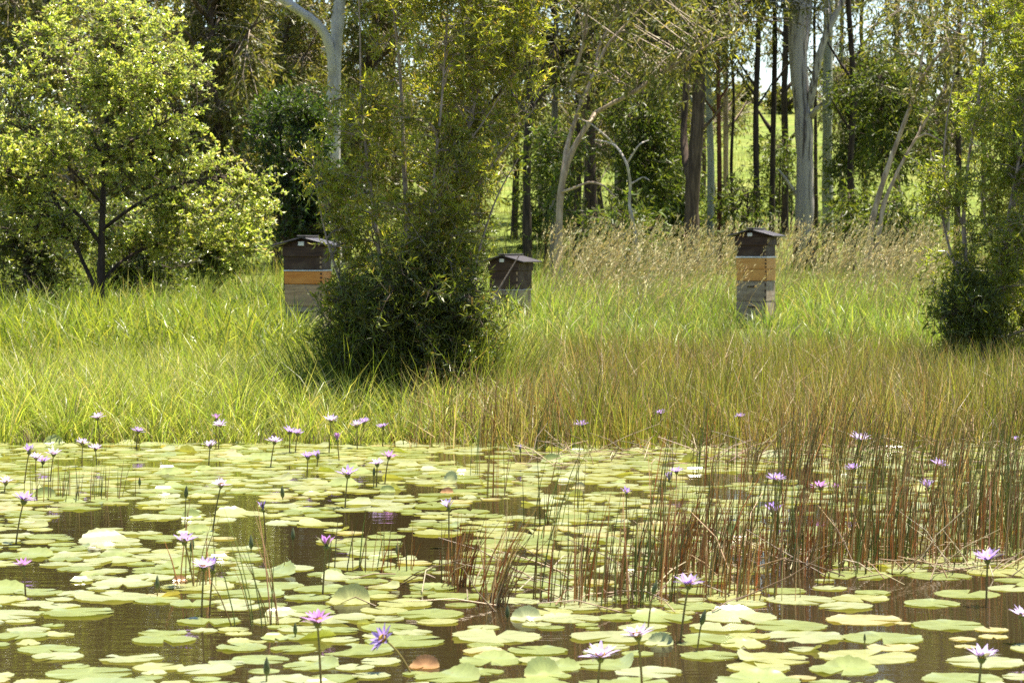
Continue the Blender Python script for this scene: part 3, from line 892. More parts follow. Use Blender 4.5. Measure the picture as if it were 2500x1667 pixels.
# saplings whose foliage hangs in front of the field
SAP = [(1560, 57, [(200, 1480, 1640), (300, 1500, 1660), (400, 1510, 1670), (500, 1530, 1680)], 150, 'leafy sapling hanging low between the paperbark and the forked trunk'),
       (1640, 66, [(330, 1600, 1690), (420, 1590, 1700), (520, 1600, 1690)], 70, 'dark sapling crowding the foot of the forked brown trunk'),
       (1820, 59, [(470, 1770, 1850), (520, 1780, 1860), (560, 1790, 1850)], 34, 'tiny sapling on the sunny field left of the bowed trunk'),
       (2070, 64, [(150, 2040, 2180), (250, 2050, 2200), (340, 2040, 2230), (420, 2060, 2190)], 140, 'bright leafy sapling right of the pale straight gum'),
       (2150, 58, [(120, 2100, 2260), (220, 2110, 2280), (320, 2140, 2260), (450, 2150, 2230)], 130, 'leafy sapling behind the two leaning tan stems'),
       (2220, 56, [(480, 2140, 2280), (560, 2130, 2300), (620, 2120, 2300)], 90, 'dark low thicket under the leaning tan stems'),
       (1400, 54, [(330, 1290, 1400), (430, 1300, 1390), (530, 1310, 1390)], 60, 'olive sapling beside the slim grey trunk'),
       (1900, 72, [(300, 1860, 1930), (400, 1860, 1930)], 30, 'faint sapling on the field behind the mottled gum'),
       (1330, 60, [(430, 1300, 1380), (520, 1290, 1390), (590, 1290, 1390)], 60, 'dark undergrowth behind the slim grey trunk'),
       (1610, 62, [(440, 1570, 1660), (530, 1560, 1680), (600, 1560, 1680)], 70, 'dark undergrowth just left of the forked brown trunk foot'),
       (1735, 70, [(450, 1710, 1770), (530, 1700, 1780), (590, 1700, 1780)], 45, 'dark undergrowth at the foot of the red-brown trunk'),
       (2060, 60, [(470, 2040, 2110), (540, 2035, 2120), (600, 2035, 2120)], 45, 'dark undergrowth at the foot of the lone dark trunk'),
       (1930, 80, [(430, 1890, 1950), (500, 1885, 1955)], 30, 'small scrub on the field left of the mottled gum'),
       (1500, 52, [(480, 1440, 1560), (560, 1450, 1580), (620, 1440, 1590)], 70, 'low bush at the foot of the grove behind the seeding grass')]
for x, Y, prof, n, lab in SAP:
    lo = prof[-1]
    limbs = [(rooted([(x, 700), (x + 5, (prof[0][0] + lo[0]) / 2), (x + rng.normal() * 10, prof[0][0])], Y), [.03, .022, .008])]
    tg = profile(prof, Y, 0.9, n, clusters=max(8, n // 6), spread=(0.28, 0.22))
    kw = dict(far_kw); kw.update(pal=[(0.10, 0.13, 0.022), (0.07, 0.1, 0.018), (0.14, 0.16, 0.035)], weights=[3, 3, 2], droop=0.4)
    make_tree('sapling', lab, limbs, tg, 'bark_dark', 'twig_dark', group='saplings in the grove', **kw)

# dead grey branches fallen against the trunks
Y = 49.0
dead = empty('dead_branch', tuple(at(1545, 640, Y)))
tag(dead, 'bleached dead branches tangled at the foot of the grove', 'branch')
b0 = np.array(dead.location)
for pts, r in [([(1560, 640), (1550, 560), (1535, 500), (1540, 450), (1530, 400), (1505, 355), (1480, 345), (1450, 342)], .035),
               ([(1530, 400), (1560, 352), (1585, 342)], .02), ([(1540, 450), (1572, 430), (1585, 440)], .018),
               ([(1535, 500), (1550, 540), (1520, 580), (1528, 640)], .02), ([(1505, 355), (1475, 330), (1440, 300), (1410, 290)], .02)]:
    P = line(pts, Y); P[:, 1] += rng.normal(size=len(P)) * .15
    V, q, _, _ = limb_tube(P - b0, [r, r * .8, r * .4], 6)
    obj('branch', mesh_np('branch', V, quads=q, smooth=True), M['dead_wood'], dead)

# --- the close forest wall on the left
OLV = [(0.2, 0.185, 0.055), (0.15, 0.15, 0.042), (0.26, 0.22, 0.09), (0.10, 0.105, 0.03), (0.17, 0.19, 0.034)]
WALL = [
    (60, 52, [(-330, -120, 230), (0, -120, 230), (200, -120, 220), (400, -120, 200), (620, -120, 200)], 420, 'olive tree filling the upper left corner behind the light green tree'),
    (330, 56, [(-330, 190, 490), (0, 200, 480), (200, 220, 470), (400, 250, 480), (620, 200, 480)], 420, 'olive forest tree rising behind the crown of the light green tree'),
    (530, 54, [(-330, 420, 670), (0, 430, 650), (200, 440, 650), (330, 440, 650), (600, 440, 660)], 440, 'brown-olive twiggy tree left of the white gum'),
    (690, 64, [(-330, 620, 830), (0, 630, 800), (150, 640, 800), (260, 650, 810), (560, 640, 820)], 340, 'olive tree directly behind the curved white limb'),
    (880, 66, [(-330, 820, 1010), (0, 830, 1010), (200, 830, 1000), (560, 800, 1000)], 320, 'dark olive tree between white gum and tall bush'),
    (1160, 68, [(-330, 1020, 1310), (0, 1020, 1310), (150, 1030, 1290), (330, 1050, 1290)], 260, 'olive tree seen through the thin side of the tall bush'),
    (180, 70, [(-330, -150, 420), (0, -150, 420), (300, -150, 420), (620, -150, 420)], 420, 'shadowy tree deep in the forest behind the light green tree'),
    (560, 72, [(-330, 380, 820), (0, 380, 820), (300, 380, 820), (620, 380, 820)], 460, 'shadowy tree deep in the forest left of the white gum'),
]
for x, Y, prof, n, lab in WALL:
    lean = rng.normal() * 25
    tr = rooted([(x - lean, 720), (x - lean * .5, 500), (x + rng.normal() * 8, 260), (x + lean, 40), (x + lean * 1.3, -220)], Y)
    limbs = [(tr, [.12, .1, .08, .06, .03])]
    for kk in range(6):
        r0 = rng.uniform(-50, 420)
        sg = rng.choice([-1, 1])
        ln = rng.uniform(60, 130)
        x0 = np.interp(r0, [-220, 40, 260, 500], [x + lean * 1.3, x + lean, x, x - lean * .5])
        limbs.append((line([(x0, r0), (x0 + sg * ln * .4, r0 - ln * .4, -.5), (x0 + sg * ln * .7, r0 - ln * rng.uniform(.4, 1.1), -.9), (x0 + sg * ln * 1.1, r0 - ln * rng.uniform(.5, 1.6), -1.2)], Y), [.05, .04, .028, .012]))
    tg = profile(prof, Y, 1.8, n, clusters=max(10, n // 6), spread=(0.33, 0.26))
    kw = dict(far_kw); kw.update(pal=OLV, weights=[4, 4, 2, 3, 2], n_twig=8, n_leaf=7, twig_len=(0.3, 0.7))
    make_tree('forest_tree', lab, limbs, tg, 'bark_brown', 'twig', group='close forest at the left', **kw)

for k, (x, Y) in enumerate([(-40, 88), (240, 84), (470, 90), (640, 86), (780, 94), (960, 88), (1130, 92)]):
    tr = rooted([(x, 640), (x + 10, 420), (x - 8, 200), (x + 12, -40), (x, -260)], Y)
    tg = profile([(-330, x - 140, x + 140), (0, x - 150, x + 150), (300, x - 150, x + 150), (560, x - 130, x + 130)], Y, 2.5, 180, clusters=44, spread=(0.6, 0.45))
    kw = dict(far_kw); kw.update(pal=OLV, weights=[4, 4, 2, 3, 2], n_twig=7, n_leaf=5, twig_len=(0.4, 1.0), L=(.2, .34), W=(.07, .12))
    make_tree('backdrop_tree', '%s olive tree from the left in the farthest line of the forest' % ORD[k], [(tr, [.16, .13, .1, .07, .04])], tg, 'bark_brown', 'twig', group='farthest line of the left forest', **kw)

# leafy understorey behind the light green tree
for x, Y, prof, n, lab in [(60, 40, [(480, -90, 200), (580, -100, 230), (690, -100, 240), (760, -60, 200)], 190, 'dark leafy shrub behind the white stake'),
                           (330, 42, [(500, 190, 470), (600, 190, 490), (700, 200, 480)], 190, 'green shrub behind the trunk of the light green tree'),
                           (520, 44, [(470, 400, 640), (560, 410, 650), (660, 420, 650)], 170, 'leafy shrub left of the left beehive'),
                           (1080, 46, [(480, 840, 1180), (560, 830, 1200), (650, 830, 1200)], 150, 'green shrub behind the stems of the tall bush')]:
    limbs = [(rooted([(x, 800), (x + 6, 640), (x + 2, prof[0][0] + 30)], Y), [.04, .028, .01])]
    tg = profile(prof, Y, 0.9, n, clusters=max(8, n // 5), spread=(0.2, 0.16))
    make_tree('shrub', lab, limbs, tg, 'bark_dark', 'twig_dark', 'leaf', [(0.12, 0.145, 0.028), (0.085, 0.11, 0.022), (0.18, 0.195, 0.045)], [3, 3, 2], n_twig=8, twig_len=(.15, .4), n_leaf=9,
              L=(.06, .10), W=(.018, .032), droop=.3, cat='shrub', group='understorey shrubs at the left')

# the wood goes on beyond both sides of the picture
def copy_tree(src, dx, dy, label):
    r = src.copy(); C.objects.link(r)
    r.location.x += dx; r.location.y += dy
    r.location.z += float(gz(r.location.x, r.location.y)) - float(gz(src.location.x, src.location.y))
    r['label'] = label
    for ch in src.children:
        c = ch.copy(); C.objects.link(c); c.parent = r
    return r


_wall = [o for o in bpy.data.objects if o.get('group') == 'close forest at the left']
_bush = [o for o in bpy.data.objects if o.name.startswith('bottlebrush_bush')]
for k, (i_, px_new) in enumerate([(0, 2640), (1, 2800), (2, 2980), (3, 2560), (4, 3150), (6, 2900)]):
    o_ = _wall[i_]
    copy_tree(o_, (px_new - 1250) * o_.location.y / F - o_.location.x, 2.0, '%s tree of the wood going on beyond the right edge' % ORD[k])
for k, (i_, px_new) in enumerate([(1, -260), (2, -480), (5, -380)]):
    o_ = _wall[i_]
    copy_tree(o_, (px_new - 1250) * o_.location.y / F - o_.location.x, 1.0, '%s tree of the wood going on beyond the left edge' % ORD[k])
copy_tree(_bush[0], 6.9, 6.5, 'olive bush standing beyond the right edge of the bank')

# bushes on the far hillcrest
for k, (x, Y, s) in enumerate([(1770, 150, .9), (1815, 165, .7), (1905, 155, .9), (2075, 160, 2.2), (2150, 150, 1.8), (1690, 158, 2.2), (1600, 150, 2.0), (1480, 160, 2.4)]):
    g = at(x, 300, Y); g[2] = float(gz(g[0], Y))
    limbs = [(np.array([g, g + (0, 0, s * .5), g + (.1, 0, s)]), [.12, .08, .03])]
    tg = g + np.array([0, 0, s * .75]) + rng.normal(size=(60, 3)) * np.array([s * .55, s * .5, s * .3])
    make_tree('hill_bush', '%s dark bush from the left on the far hillcrest' % ['first', 'second', 'third', 'fourth', 'fifth', 'sixth', 'seventh', 'eighth'][sorted([1770, 1815, 1905, 2075, 2150, 1690, 1600, 1480]).index(x)],
              limbs, tg, 'bark_dark', 'twig_dark', 'leaf_far', GUM, GUMW, n_twig=5, twig_len=(.3, .6), n_leaf=5, L=(.25, .4), W=(.1, .18), cat='bush', group='bushes on the hillcrest')


# ------------------------------------------------------------------ beehives
def box(name, sx, sy, sz, mat, parent, loc=(0, 0, 0), rot=(0, 0, 0), bev=0.004):
    x, y, z = sx / 2, sy / 2, sz / 2
    import bmesh
    bm = bmesh.new()
    bmesh.ops.create_cube(bm, size=1)
    for v in bm.verts:
        v.co.x *= sx; v.co.y *= sy; v.co.z *= sz
    if bev:
        bmesh.ops.bevel(bm, geom=bm.edges[:], offset=bev, segments=1, affect='EDGES')
    me = bpy.data.meshes.new(name)
    bm.to_mesh(me); bm.free()
    o = obj(name, me, M[mat], parent)
    o.location = loc
    o.rotation_euler = rot
    return o


def hive(px, Y, row_ridge, rz, layers, label, w=0.41, l=0.51, gable=0.085, lean=0.0):
    """layers from the top down: (part name, height, material, boards, width scale)"""
    zr = float(at(px, row_ridge, Y)[2])
    x = float(at(px, row_ridge, Y)[0])
    zt = zr - 0.11 - gable          # top of the uppermost box
    H = sum(L_[1] for L_ in layers)
    root = empty('beehive', (x, Y, zt - H - 0.12), rz)
    root.rotation_euler = (0, R(lean), rz)
    tag(root, label, 'beehive', 'wooden beehives in the meadow')
    z = H + 0.12
    # stand
    st = box('stand', w * .95, l * .95, 0.05, 'wood_grey', root, (0, 0, 0.095))
    for sx in (-1, 1):
        for sy in (-1, 1):
            box('leg', .06, .06, .5, 'wood_grey', root, (sx * w * .38, sy * l * .38, -.181))
    for nm, h, mt, nb, ws in layers:
        cz = z - h / 2
        ww, ll = w * ws, l * ws
        body = box(nm, ww - .044, ll - .044, h - .002, mt, root, (0, 0, cz), bev=.002)
        if nm == 'excluder_tray':
            body.scale = ((ww + .012) / (ww - .044), (ll + .012) / (ll - .044), 1)
            z -= h
            continue
        bh = h / nb
        for b in range(nb):
            zz = -h / 2 + bh * (b + .5)
            tw = rng.normal() * .0025
            box('board', ww, .022, bh - .005, mt, body, (tw, -ll / 2 + .011, zz))
            box('board', ww, .022, bh - .005, mt, body, (-tw, ll / 2 - .011, zz))
            for kj in (-1, 0, 1):        # end grain of the corner joints
                box('joint', .02, .006, bh * .16, 'wood_dark' if mt != 'wood_dark' else 'wood_tan', body, (ww / 2 - .0125 + tw, -ll / 2 - .0005, zz + kj * bh * .31), bev=.001)
            box('board', .022, ll - .048, bh - .005, mt, body, (ww / 2 - .011 + tw, 0, zz))
            box('board', .022, ll - .048, bh - .005, mt, body, (-ww / 2 + .011 + tw, 0, zz))
        if nm == 'brood_box':
            box('handhold', .11, .012, .02, 'wood_dark', body, (0, -ll / 2 - .001, h * .22), bev=.003)
        z -= h
    # lid: rim, gable boards, two roof slopes, ridge cap, vent
    zt = H + 0.12
    box('lid_rim', w + .03, l + .03, .11, 'wood_dark', root, (0, 0, zt + .035), bev=.004)
    hw = (w + .21) / 2
    me_v, me_q = [], []
    rt = zt + .09
    for yy in (-1, 1):
        g = mesh_np('gable_board', [(-hw * .9, -.012, 0), (hw * .9, -.012, 0), (0, -.012, gable), (-hw * .9, .012, 0), (hw * .9, .012, 0), (0, .012, gable)],
                    tris=[[0, 1, 2], [5, 4, 3]], quads=[[0, 3, 4, 1], [1, 4, 5, 2], [2, 5, 3, 0]])
        obj('gable_board', g, M['wood_dark'], root, (0, yy * (l / 2 + .012), rt))
    sl_ = math.hypot(hw, gable)
    an = math.atan2(gable, hw)
    for s in (-1, 1):
        box('roof_panel', sl_ + .03, l + .16, .016, 'roof_dark', root, (s * hw * .5, 0, rt + gable * .5 + .012), (0, s * an, 0), bev=.003)
    box('ridge_cap', .10, l + .18, .018, 'roof_dark', root, (0, 0, rt + gable + .025), bev=.004)
    box('vent', .065, .01, .045, 'tin_white', root, (-.015, -l / 2 - .03, rt + gable * .35), bev=.002)
    return root


hive(1846, 35.7, 559, R(-19), [('honey_super', .165, 'wood_dark', 1, .97), ('excluder_tray', .022, 'tin_white', 1, 1.0), ('honey_super', .30, 'wood_orange', 2, 1.0),
                             ('brood_box', .27, 'wood_grey', 1, .98), ('brood_box', .26, 'wood_grey', 1, .98)],
     'tall beehive with orange middle boxes standing clear in seeding grass')
hive(752, 29.5, 578, R(-8), [('honey_super', .165, 'wood_dark', 1, .97), ('excluder_tray', .014, 'tin_white', 1, 1.0), ('honey_super', .14, 'wood_orange_red', 1, 1.0),
                            ('honey_super', .24, 'wood_tan', 1, .98), ('brood_box', .25, 'wood_grey', 1, .98)],
     'beehive with red-orange box half hidden by the left side of the tall bush', w=.42)
hive(1247, 36.5, 622, R(-22), [('honey_super', .27, 'wood_dark', 1, 1.0), ('excluder_tray', .01, 'tin_white', 1, 1.0), ('brood_box', .26, 'wood_grey', 1, .98), ('brood_box', .26, 'wood_grey', 1, .98)],
     'lowest all-dark beehive peeping out right of the tall bush')

# white stake at the left
p0 = at(67, 705, 31.0)
zb = float(gz(p0[0], 31.0))
o = box('marker_stake', .035, .025, p0[2] - zb + .2, 'stake_white', None, (p0[0], 31.0, (p0[2] + zb - .2) / 2), (0, R(1.5), 0))
tag(o, 'short white stake in the grass at the far left', 'stake')


# ------------------------------------------------------------------ grasses (nobody could count them)
def scatter(n, y0, y1, fx, margin=0.6, dens=None, outer=1.7):
    """points on the ground across the view, going on more thinly for a step or two beyond its sides"""
    n = int(n * 1.15)
    y = rng.uniform(y0, y1, n * 4)
    hw = 0.195 * y + margin
    x = rng.uniform(-1, 1, len(y)) * (hw + outer)
    ok = fx(x, y) & ((np.abs(x) < hw) | (rng.uniform(0, 1, len(y)) < .55))
    if dens is not None:
        ok &= rng.uniform(0, 1, len(y)) < dens(x, y)
    x, y = x[ok][:n], y[ok][:n]
    return np.stack([x, y, gz(x, y) - 0.02], 1)


def vnoise(x, y, s, seed):
    r = np.random.default_rng(seed)
    v = 0
    for k in range(5):
        a = r.uniform(0, 6.28); f = s * r.uniform(.6, 1.8); ph = r.uniform(0, 6.28)
        v = v + np.sin((x * math.cos(a) + y * math.sin(a) * .6) * f + ph)
    return v / 5


def lay(name, label, base, h, w, az, th0, curl, col, seg, mat, tipcol=None):
    V, tr, q, cc = blades(base, h, w, az, th0, curl, col, seg, tipcol)
    return tag(obj(name, mesh_np(name, V, tr, q, cc), M[mat]), label, kind='stuff')


def px_of(x, y):
    return 1250 + F * x / y


def tufts(n, per, y0, y1, fx, rad=.05, dens=None):
    """clumped grass: bases and the heading away from each tuft's middle"""
    c = scatter(max(1, n // per), y0, y1, fx, dens=dens)
    k = rng.poisson(per, len(c)).clip(2, per * 3)
    i = np.repeat(np.arange(len(c)), k)
    o = rng.normal(size=(len(i), 2)) * rad
    b = c[i].copy()
    b[:, :2] += o
    b[:, 2] = gz(b[:, 0], b[:, 1]) - .02
    az = np.arctan2(o[:, 1], o[:, 0]) + rng.normal(size=len(i)) * .6
    out = np.hypot(o[:, 0], o[:, 1]) / rad
    return b, az, out, i, len(c)


# fine yellow-green grass on the left bank
b, az, out_, ti, nt_ = tufts(52000, 16, 20.75, 30, lambda x, y: px_of(x, y) < 1400 - np.clip(y - 24, 0, 9) * 30)
n = len(b); cl = vnoise(b[:, 0], b[:, 1], 1.3, 5)
th_ = rng.uniform(.65, 1.25, nt_)[ti]
h = rng.uniform(.3, .6, n) * th_ * (1 + .25 * vnoise(b[:, 0], b[:, 1], .9, 3)) * np.interp(b[:, 1], [20.7, 21.8], [.6, 1])
tcol = (1 + .22 * rng.normal(size=nt_)).clip(.55, 1.5)[ti]
col = pick_cols(n, [(0.275, 0.305, 0.055), (0.215, 0.265, 0.045), (0.345, 0.325, 0.105), (0.14, 0.19, 0.03), (.42, .36, .19)], [5, 4, 2.4, 1.6, 1]) * ((1 + .2 * cl) * tcol)[:, None]
lay('bank_grass', 'fine yellow-green grass covering the left bank', b, h, rng.uniform(.005, .010, n), az, .06 + .14 * out_ + np.abs(rng.normal(0, .08, n)), rng.uniform(.1, 2.0, n), col, 3, 'grass')

# tall green meadow grass round the hives
b, az, out_, ti, nt_ = tufts(41000, 13, 27.5, 46, lambda x, y: np.ones_like(x, bool), .07)
n = len(b); cl = vnoise(b[:, 0], b[:, 1], .9, 15)
h = rng.uniform(.25, .62, n) * rng.uniform(.55, 1.45, nt_)[ti] * (1 + .3 * cl) * np.interp(b[:, 1], [27, 35, 38, 46], [.85, .78, 1.1, 1.0]) * np.where((px_of(b[:, 0], b[:, 1]) < 590) & (b[:, 1] > 30.5) & (b[:, 1] < 40), .55, 1)
col = pick_cols(n, [(0.195, 0.265, 0.04), (0.155, 0.225, 0.034), (0.265, 0.295, 0.06), (0.40, 0.34, 0.17)], [4, 4, 3.5, 2]) * ((1 + .2 * cl) * (1 + .2 * rng.normal(size=nt_)).clip(.6, 1.5)[ti])[:, None]
lay('meadow_grass', 'tall green meadow grass around the beehives', b, h, rng.uniform(.006, .013, n), az, .05 + .13 * out_ + np.abs(rng.normal(0, .1, n)), rng.uniform(.1, 1.8, n), col, 3, 'grass')

# pale field grass behind
b = scatter(24000, 44, 125, lambda x, y: np.ones_like(x, bool))
n = len(b); cl = vnoise(b[:, 0], b[:, 1], .5, 25)
h = rng.uniform(.25, .6, n) * (1 + .4 * cl)
col = pick_cols(n, [(0.22, 0.225, 0.05), (0.17, 0.2, 0.035), (0.28, 0.24, 0.09)], [4, 4, 2])
lay('field_grass', 'sunlit yellow-green grass of the field behind the trunks', b, h, rng.uniform(.012, .025, n), rng.uniform(0, 6.28, n), np.abs(rng.normal(0, .25, n)), rng.uniform(.1, 1.2, n), col, 2, 'grass')

# brown and olive sedge along the right bank
b, az, out_, ti, nt_ = tufts(45000, 12, 20.3, 29, lambda x, y: px_of(x, y) > 1170 + rng.normal(size=x.shape) * 110, .045)
n = len(b); cl = vnoise(b[:, 0], b[:, 1], 1.5, 35)
h = rng.uniform(.25, .66, n) * rng.uniform(.5, 1.3, nt_)[ti] * np.interp(b[:, 1], [20.3, 21.5, 29], [1.05, 1, .7])
bt_ = rng.uniform(0, 1, nt_) < np.clip(.5 + .75 * vnoise(b[:, 0], b[:, 1], 1.5, 35)[np.searchsorted(ti, np.arange(nt_)).clip(0, n - 1)] - .085 * (b[np.searchsorted(ti, np.arange(nt_)).clip(0, n - 1), 1] - 21), .06, .92)
bro = bt_[ti] ^ (rng.uniform(0, 1, n) < .18)
col = np.where(bro[:, None], pick_cols(n, [(0.25, 0.14, 0.05), (0.32, 0.24, 0.11), (0.17, 0.11, 0.042), (.42, .34, .21)], [2, 4, 2, 1.8]),
               pick_cols(n, [(0.2, 0.21, 0.036), (0.25, 0.245, 0.055), (0.14, 0.16, 0.026)], [4, 3, 2])) * (1 + .2 * rng.normal(size=nt_)).clip(.5, 1.5)[ti][:, None]
lay('bank_sedge', 'brown and olive sedge along the right bank', b, h, rng.uniform(.0045, .009, n), az, .03 + .09 * out_ + np.abs(rng.normal(0, .1, n)), rng.uniform(0, 1, n) ** 3 * 1.6, col, 2, 'grass')
# bent and broken straws through the sedge
b = scatter(5200, 20.5, 28, lambda x, y: px_of(x, y) > 1000)
n = len(b)
lay('broken_straw', 'bent pale straws crossing through the sedge', b + np.array([0, 0, .15]) * rng.uniform(0, 1.6, (n, 1)), rng.uniform(.15, .5, n), rng.uniform(.004, .008, n), rng.uniform(0, 6.28, n), rng.uniform(.3, 1.3, n), rng.uniform(-.3, .6, n),
    pick_cols(n, [(.42, .33, .2), (.33, .25, .13), (.3, .19, .09)]), 2, 'straw')

# seeding grass: arching straw stems with heads
b = scatter(1150, 30.5, 46, lambda x, y: (px_of(x, y) > 1330), dens=lambda x, y: np.where((np.abs(px_of(x, y) - 1560) < 260) | (np.abs(px_of(x, y) - 2120) < 130), 1, .35) * np.where((np.abs(px_of(x, y) - 1850) < 90) & (y < 37), .12, 1))
n = len(b)
h = rng.uniform(.7, 1.3, n); az = rng.normal(0.15, .55, n)
V, tr, q, cc = blades(b, h, np.full(n, .0055), az, np.abs(rng.normal(.15, .12, n)), rng.uniform(.2, 1.1, n), pick_cols(n, [(0.34, 0.27, 0.14), (0.28, 0.25, 0.1)]), 3)
kk = 7
tip = V.reshape(n, kk, 3)[:, kk - 1]
pre = V.reshape(n, kk, 3)[:, kk - 3]
hd = norm(tip - pre)
rep = 14
i = np.repeat(np.arange(n), rep)
f = rng.uniform(-.2, .05, len(i))[:, None]
lp = tip[i] + hd[i] * f + rng.normal(size=(len(i), 3)) * .008
ld = norm(hd[i] + rand_unit(len(i)) * .35)
me = leaf_mesh('seeding_heads', lp, ld, rng.uniform(.03, .06, len(i)), rng.uniform(.006, .011, len(i)), pick_cols(len(i), [(0.46, 0.40, 0.2), (0.38, 0.33, 0.14)]))
o1 = tag(obj('seeding_grass', mesh_np('seeding_grass', V, tr, q, cc), M['straw']), 'arching straw-coloured grass stems with seed heads', kind='stuff')
obj('seed_heads', me, M['straw'], o1)['kind'] = 'stuff'

# dark tussock round the foot of the tall bush
c0 = at(1010, 1000, 23.4)
n = 5200
rr_, aa_ = np.abs(rng.normal(0, .42, n)), rng.uniform(0, 6.28, n)
b = np.stack([c0[0] + np.cos(aa_) * rr_ * 1.35, 23.35 + np.sin(aa_) * rr_ * .8, np.zeros(n)], 1)
b[:, 2] = gz(b[:, 0], b[:, 1]) - .02
lay('tussock_grass', 'dark green tussock round the foot of the tall bush', b, rng.uniform(.35, 1.0, n), rng.uniform(.006, .011, n), aa_ + rng.normal(0, .5, n), .08 + .25 * rr_ + np.abs(rng.normal(0, .1, n)), rng.uniform(.1, 1.0, n),
    pick_cols(n, [(0.13, 0.17, 0.03), (0.09, 0.125, 0.022), (0.2, 0.23, 0.04), (.3, .23, .11)], [4, 3, 2.4, .8]), 3, 'grass')

b = scatter(750, 36.5, 48, lambda x, y: (px_of(x, y) > 1300) & (px_of(x, y) < 2300))
n = len(b)
V, tr, q, cc = blades(b, rng.uniform(.8, 1.45, n), np.full(n, .007), rng.normal(.2, .6, n), np.abs(rng.normal(.15, .12, n)), rng.uniform(.2, 1.2, n), pick_cols(n, [(0.4, 0.32, 0.16), (0.32, 0.29, 0.11)]), 3)
tip = V.reshape(n, 7, 3)[:, 6]
hd = norm(tip - V.reshape(n, 7, 3)[:, 4])
i = np.repeat(np.arange(n), 11)
lp = tip[i] + hd[i] * rng.uniform(-.2, .05, len(i))[:, None] + rng.normal(size=(len(i), 3)) * .008
me = leaf_mesh('plume_heads', lp, norm(hd[i] + rand_unit(len(i)) * .35), rng.uniform(.04, .07, len(i)), rng.uniform(.008, .013, len(i)), pick_cols(len(i), [(0.5, 0.44, 0.22), (0.42, 0.37, 0.16)]))
o1 = tag(obj('plume_grass', mesh_np('plume_grass', V, tr, q, cc), M['straw']), 'tall pale plumes of grass in front of the trunks', kind='stuff')
obj('plume_heads', me, M['straw'], o1)['kind'] = 'stuff'

# broad bright blades above the left bank
b = scatter(5200, 26.5, 31, lambda x, y: px_of(x, y) < 760)
n = len(b)
lay('blady_grass', 'broad bright blades standing above the left bank', b, rng.uniform(.55, .95, n), rng.uniform(.012, .022, n), rng.uniform(0, 6.28, n), np.abs(rng.normal(.1, .12, n)), rng.uniform(.3, 2.2, n),
    pick_cols(n, [(0.22, 0.26, 0.034), (0.28, 0.29, 0.055), (0.15, 0.2, 0.027)]), 4, 'grass')


# ------------------------------------------------------------------ reeds
def stems(base, h, r, lean, az, col, name, bendf=.75):
    n = len(base)
    t = np.linspace(0, 1, 4)
    d = np.stack([np.cos(az), np.sin(az), np.zeros(n)], 1)
    P = base[:, None] + np.array([0, 0, 1.0]) * (h[:, None] * t[None])[..., None] + d[:, None] * (h[:, None] * (np.tan(lean)[:, None] * (t[None] * (1 - bendf) + bendf * t[None] ** 2)))[..., None]
    Rr = r[:, None] * np.array([1, .95, .8, .15])[None]
    V, q = tubes(P, Rr, 3)
    return mesh_np(name, V, quads=q, col=np.repeat(col, 12, axis=0))


RED = [(0.34, 0.14, 0.04), (0.38, 0.21, 0.075), (0.27, 0.17, 0.07), (0.2, 0.17, 0.05), (0.46, 0.34, 0.17)]
GRN = [(0.12, 0.15, 0.035), (0.17, 0.19, 0.045), (0.24, 0.17, 0.055), (0.3, 0.22, 0.1)]


def reed_clump(px, row, n, sx, sy, hh, lean, az, pal, label, r=.0036):
    c = on_water(px, row)
    if px > 1000:
        n = int(n * 1.5); sx *= .8
    base = np.stack([rng.normal(0, sx, n), rng.normal(0, sy, n), np.full(n, -.1)], 1)
    me = stems(base, rng.uniform(hh * .45, hh, n) + .1, rng.uniform(r * .6, r * 1.1, n), np.abs(rng.normal(lean, .12, n)), rng.normal(az, .9, n), pick_cols(n, pal, None, .25) * 1.2, 'reed_clump')
    root = empty('reed_clump', tuple(c))
    tag(root, label, 'reeds', 'reed clumps standing in the pond')
    obj('stems', me, M['reed'], root)['kind'] = 'stuff'


reed_clump(1118, 1428, 34, .05, .05, .34, .18, .2, RED, 'orange-brown reed clump leaning right, leftmost of the reed clumps')
reed_clump(1205, 1475, 26, .04, .05, .46, .36, .1, RED, 'strongly slanting orange reed clump beside the pale folded pads')
reed_clump(1420, 1465, 46, .16, .12, .48, .1, .5, RED + GRN, 'loose green and brown reeds behind the white-lit pads')
reed_clump(1560, 1462, 40, .12, .12, .5, .1, .3, GRN + RED, 'reed clump directly left of the tallest purple lily')
reed_clump(1690, 1395, 60, .14, .15, .44, .2, .3, RED, 'dense red-brown reed clump behind the tallest purple lily')
reed_clump(1640, 1400, 36, .12, .12, .5, .12, .4, RED, 'thin reddish reeds left of the dense red-brown clump')
reed_clump(1790, 1455, 40, .14, .1, .34, .1, .3, RED, 'short brown reeds right of the tallest purple lily')
reed_clump(1880, 1395, 90, .22, .2, .5, .13, .3, RED + GRN, 'thick brown reeds at the left end of the big reed bed')
reed_clump(2040, 1375, 110, .26, .22, .48, .08, .3, GRN + RED, 'dark reeds in the middle of the big reed bed')
reed_clump(2200, 1362, 130, .28, .25, .5, .1, .3, GRN + RED, 'green-brown reeds of the big bed behind two round pads')
reed_clump(2370, 1350, 150, .28, .28, .52, .12, .3, GRN + RED, 'tall reeds behind the big purple lily at right')
reed_clump(2490, 1335, 120, .2, .3, .6, .14, .3, GRN, 'tallest green reeds cut by the right edge')
reed_clump(640, 1525, 13, .07, .05, .5, .25, 2.6, GRN, 'thin green reeds fanning out left of the foreground lily')
reed_clump(505, 1428, 9, .06, .05, .42, .1, 1.2, RED, 'few thin dark stalks among the twin lilies at left')
reed_clump(850, 1395, 12, .12, .06, .3, .1, 1, GRN, 'sparse thin stalks right of the pink lily')
reed_clump(950, 1390, 16, .1, .08, .26, .2, .4, RED, 'sparse brown stalks around the small dark bud')
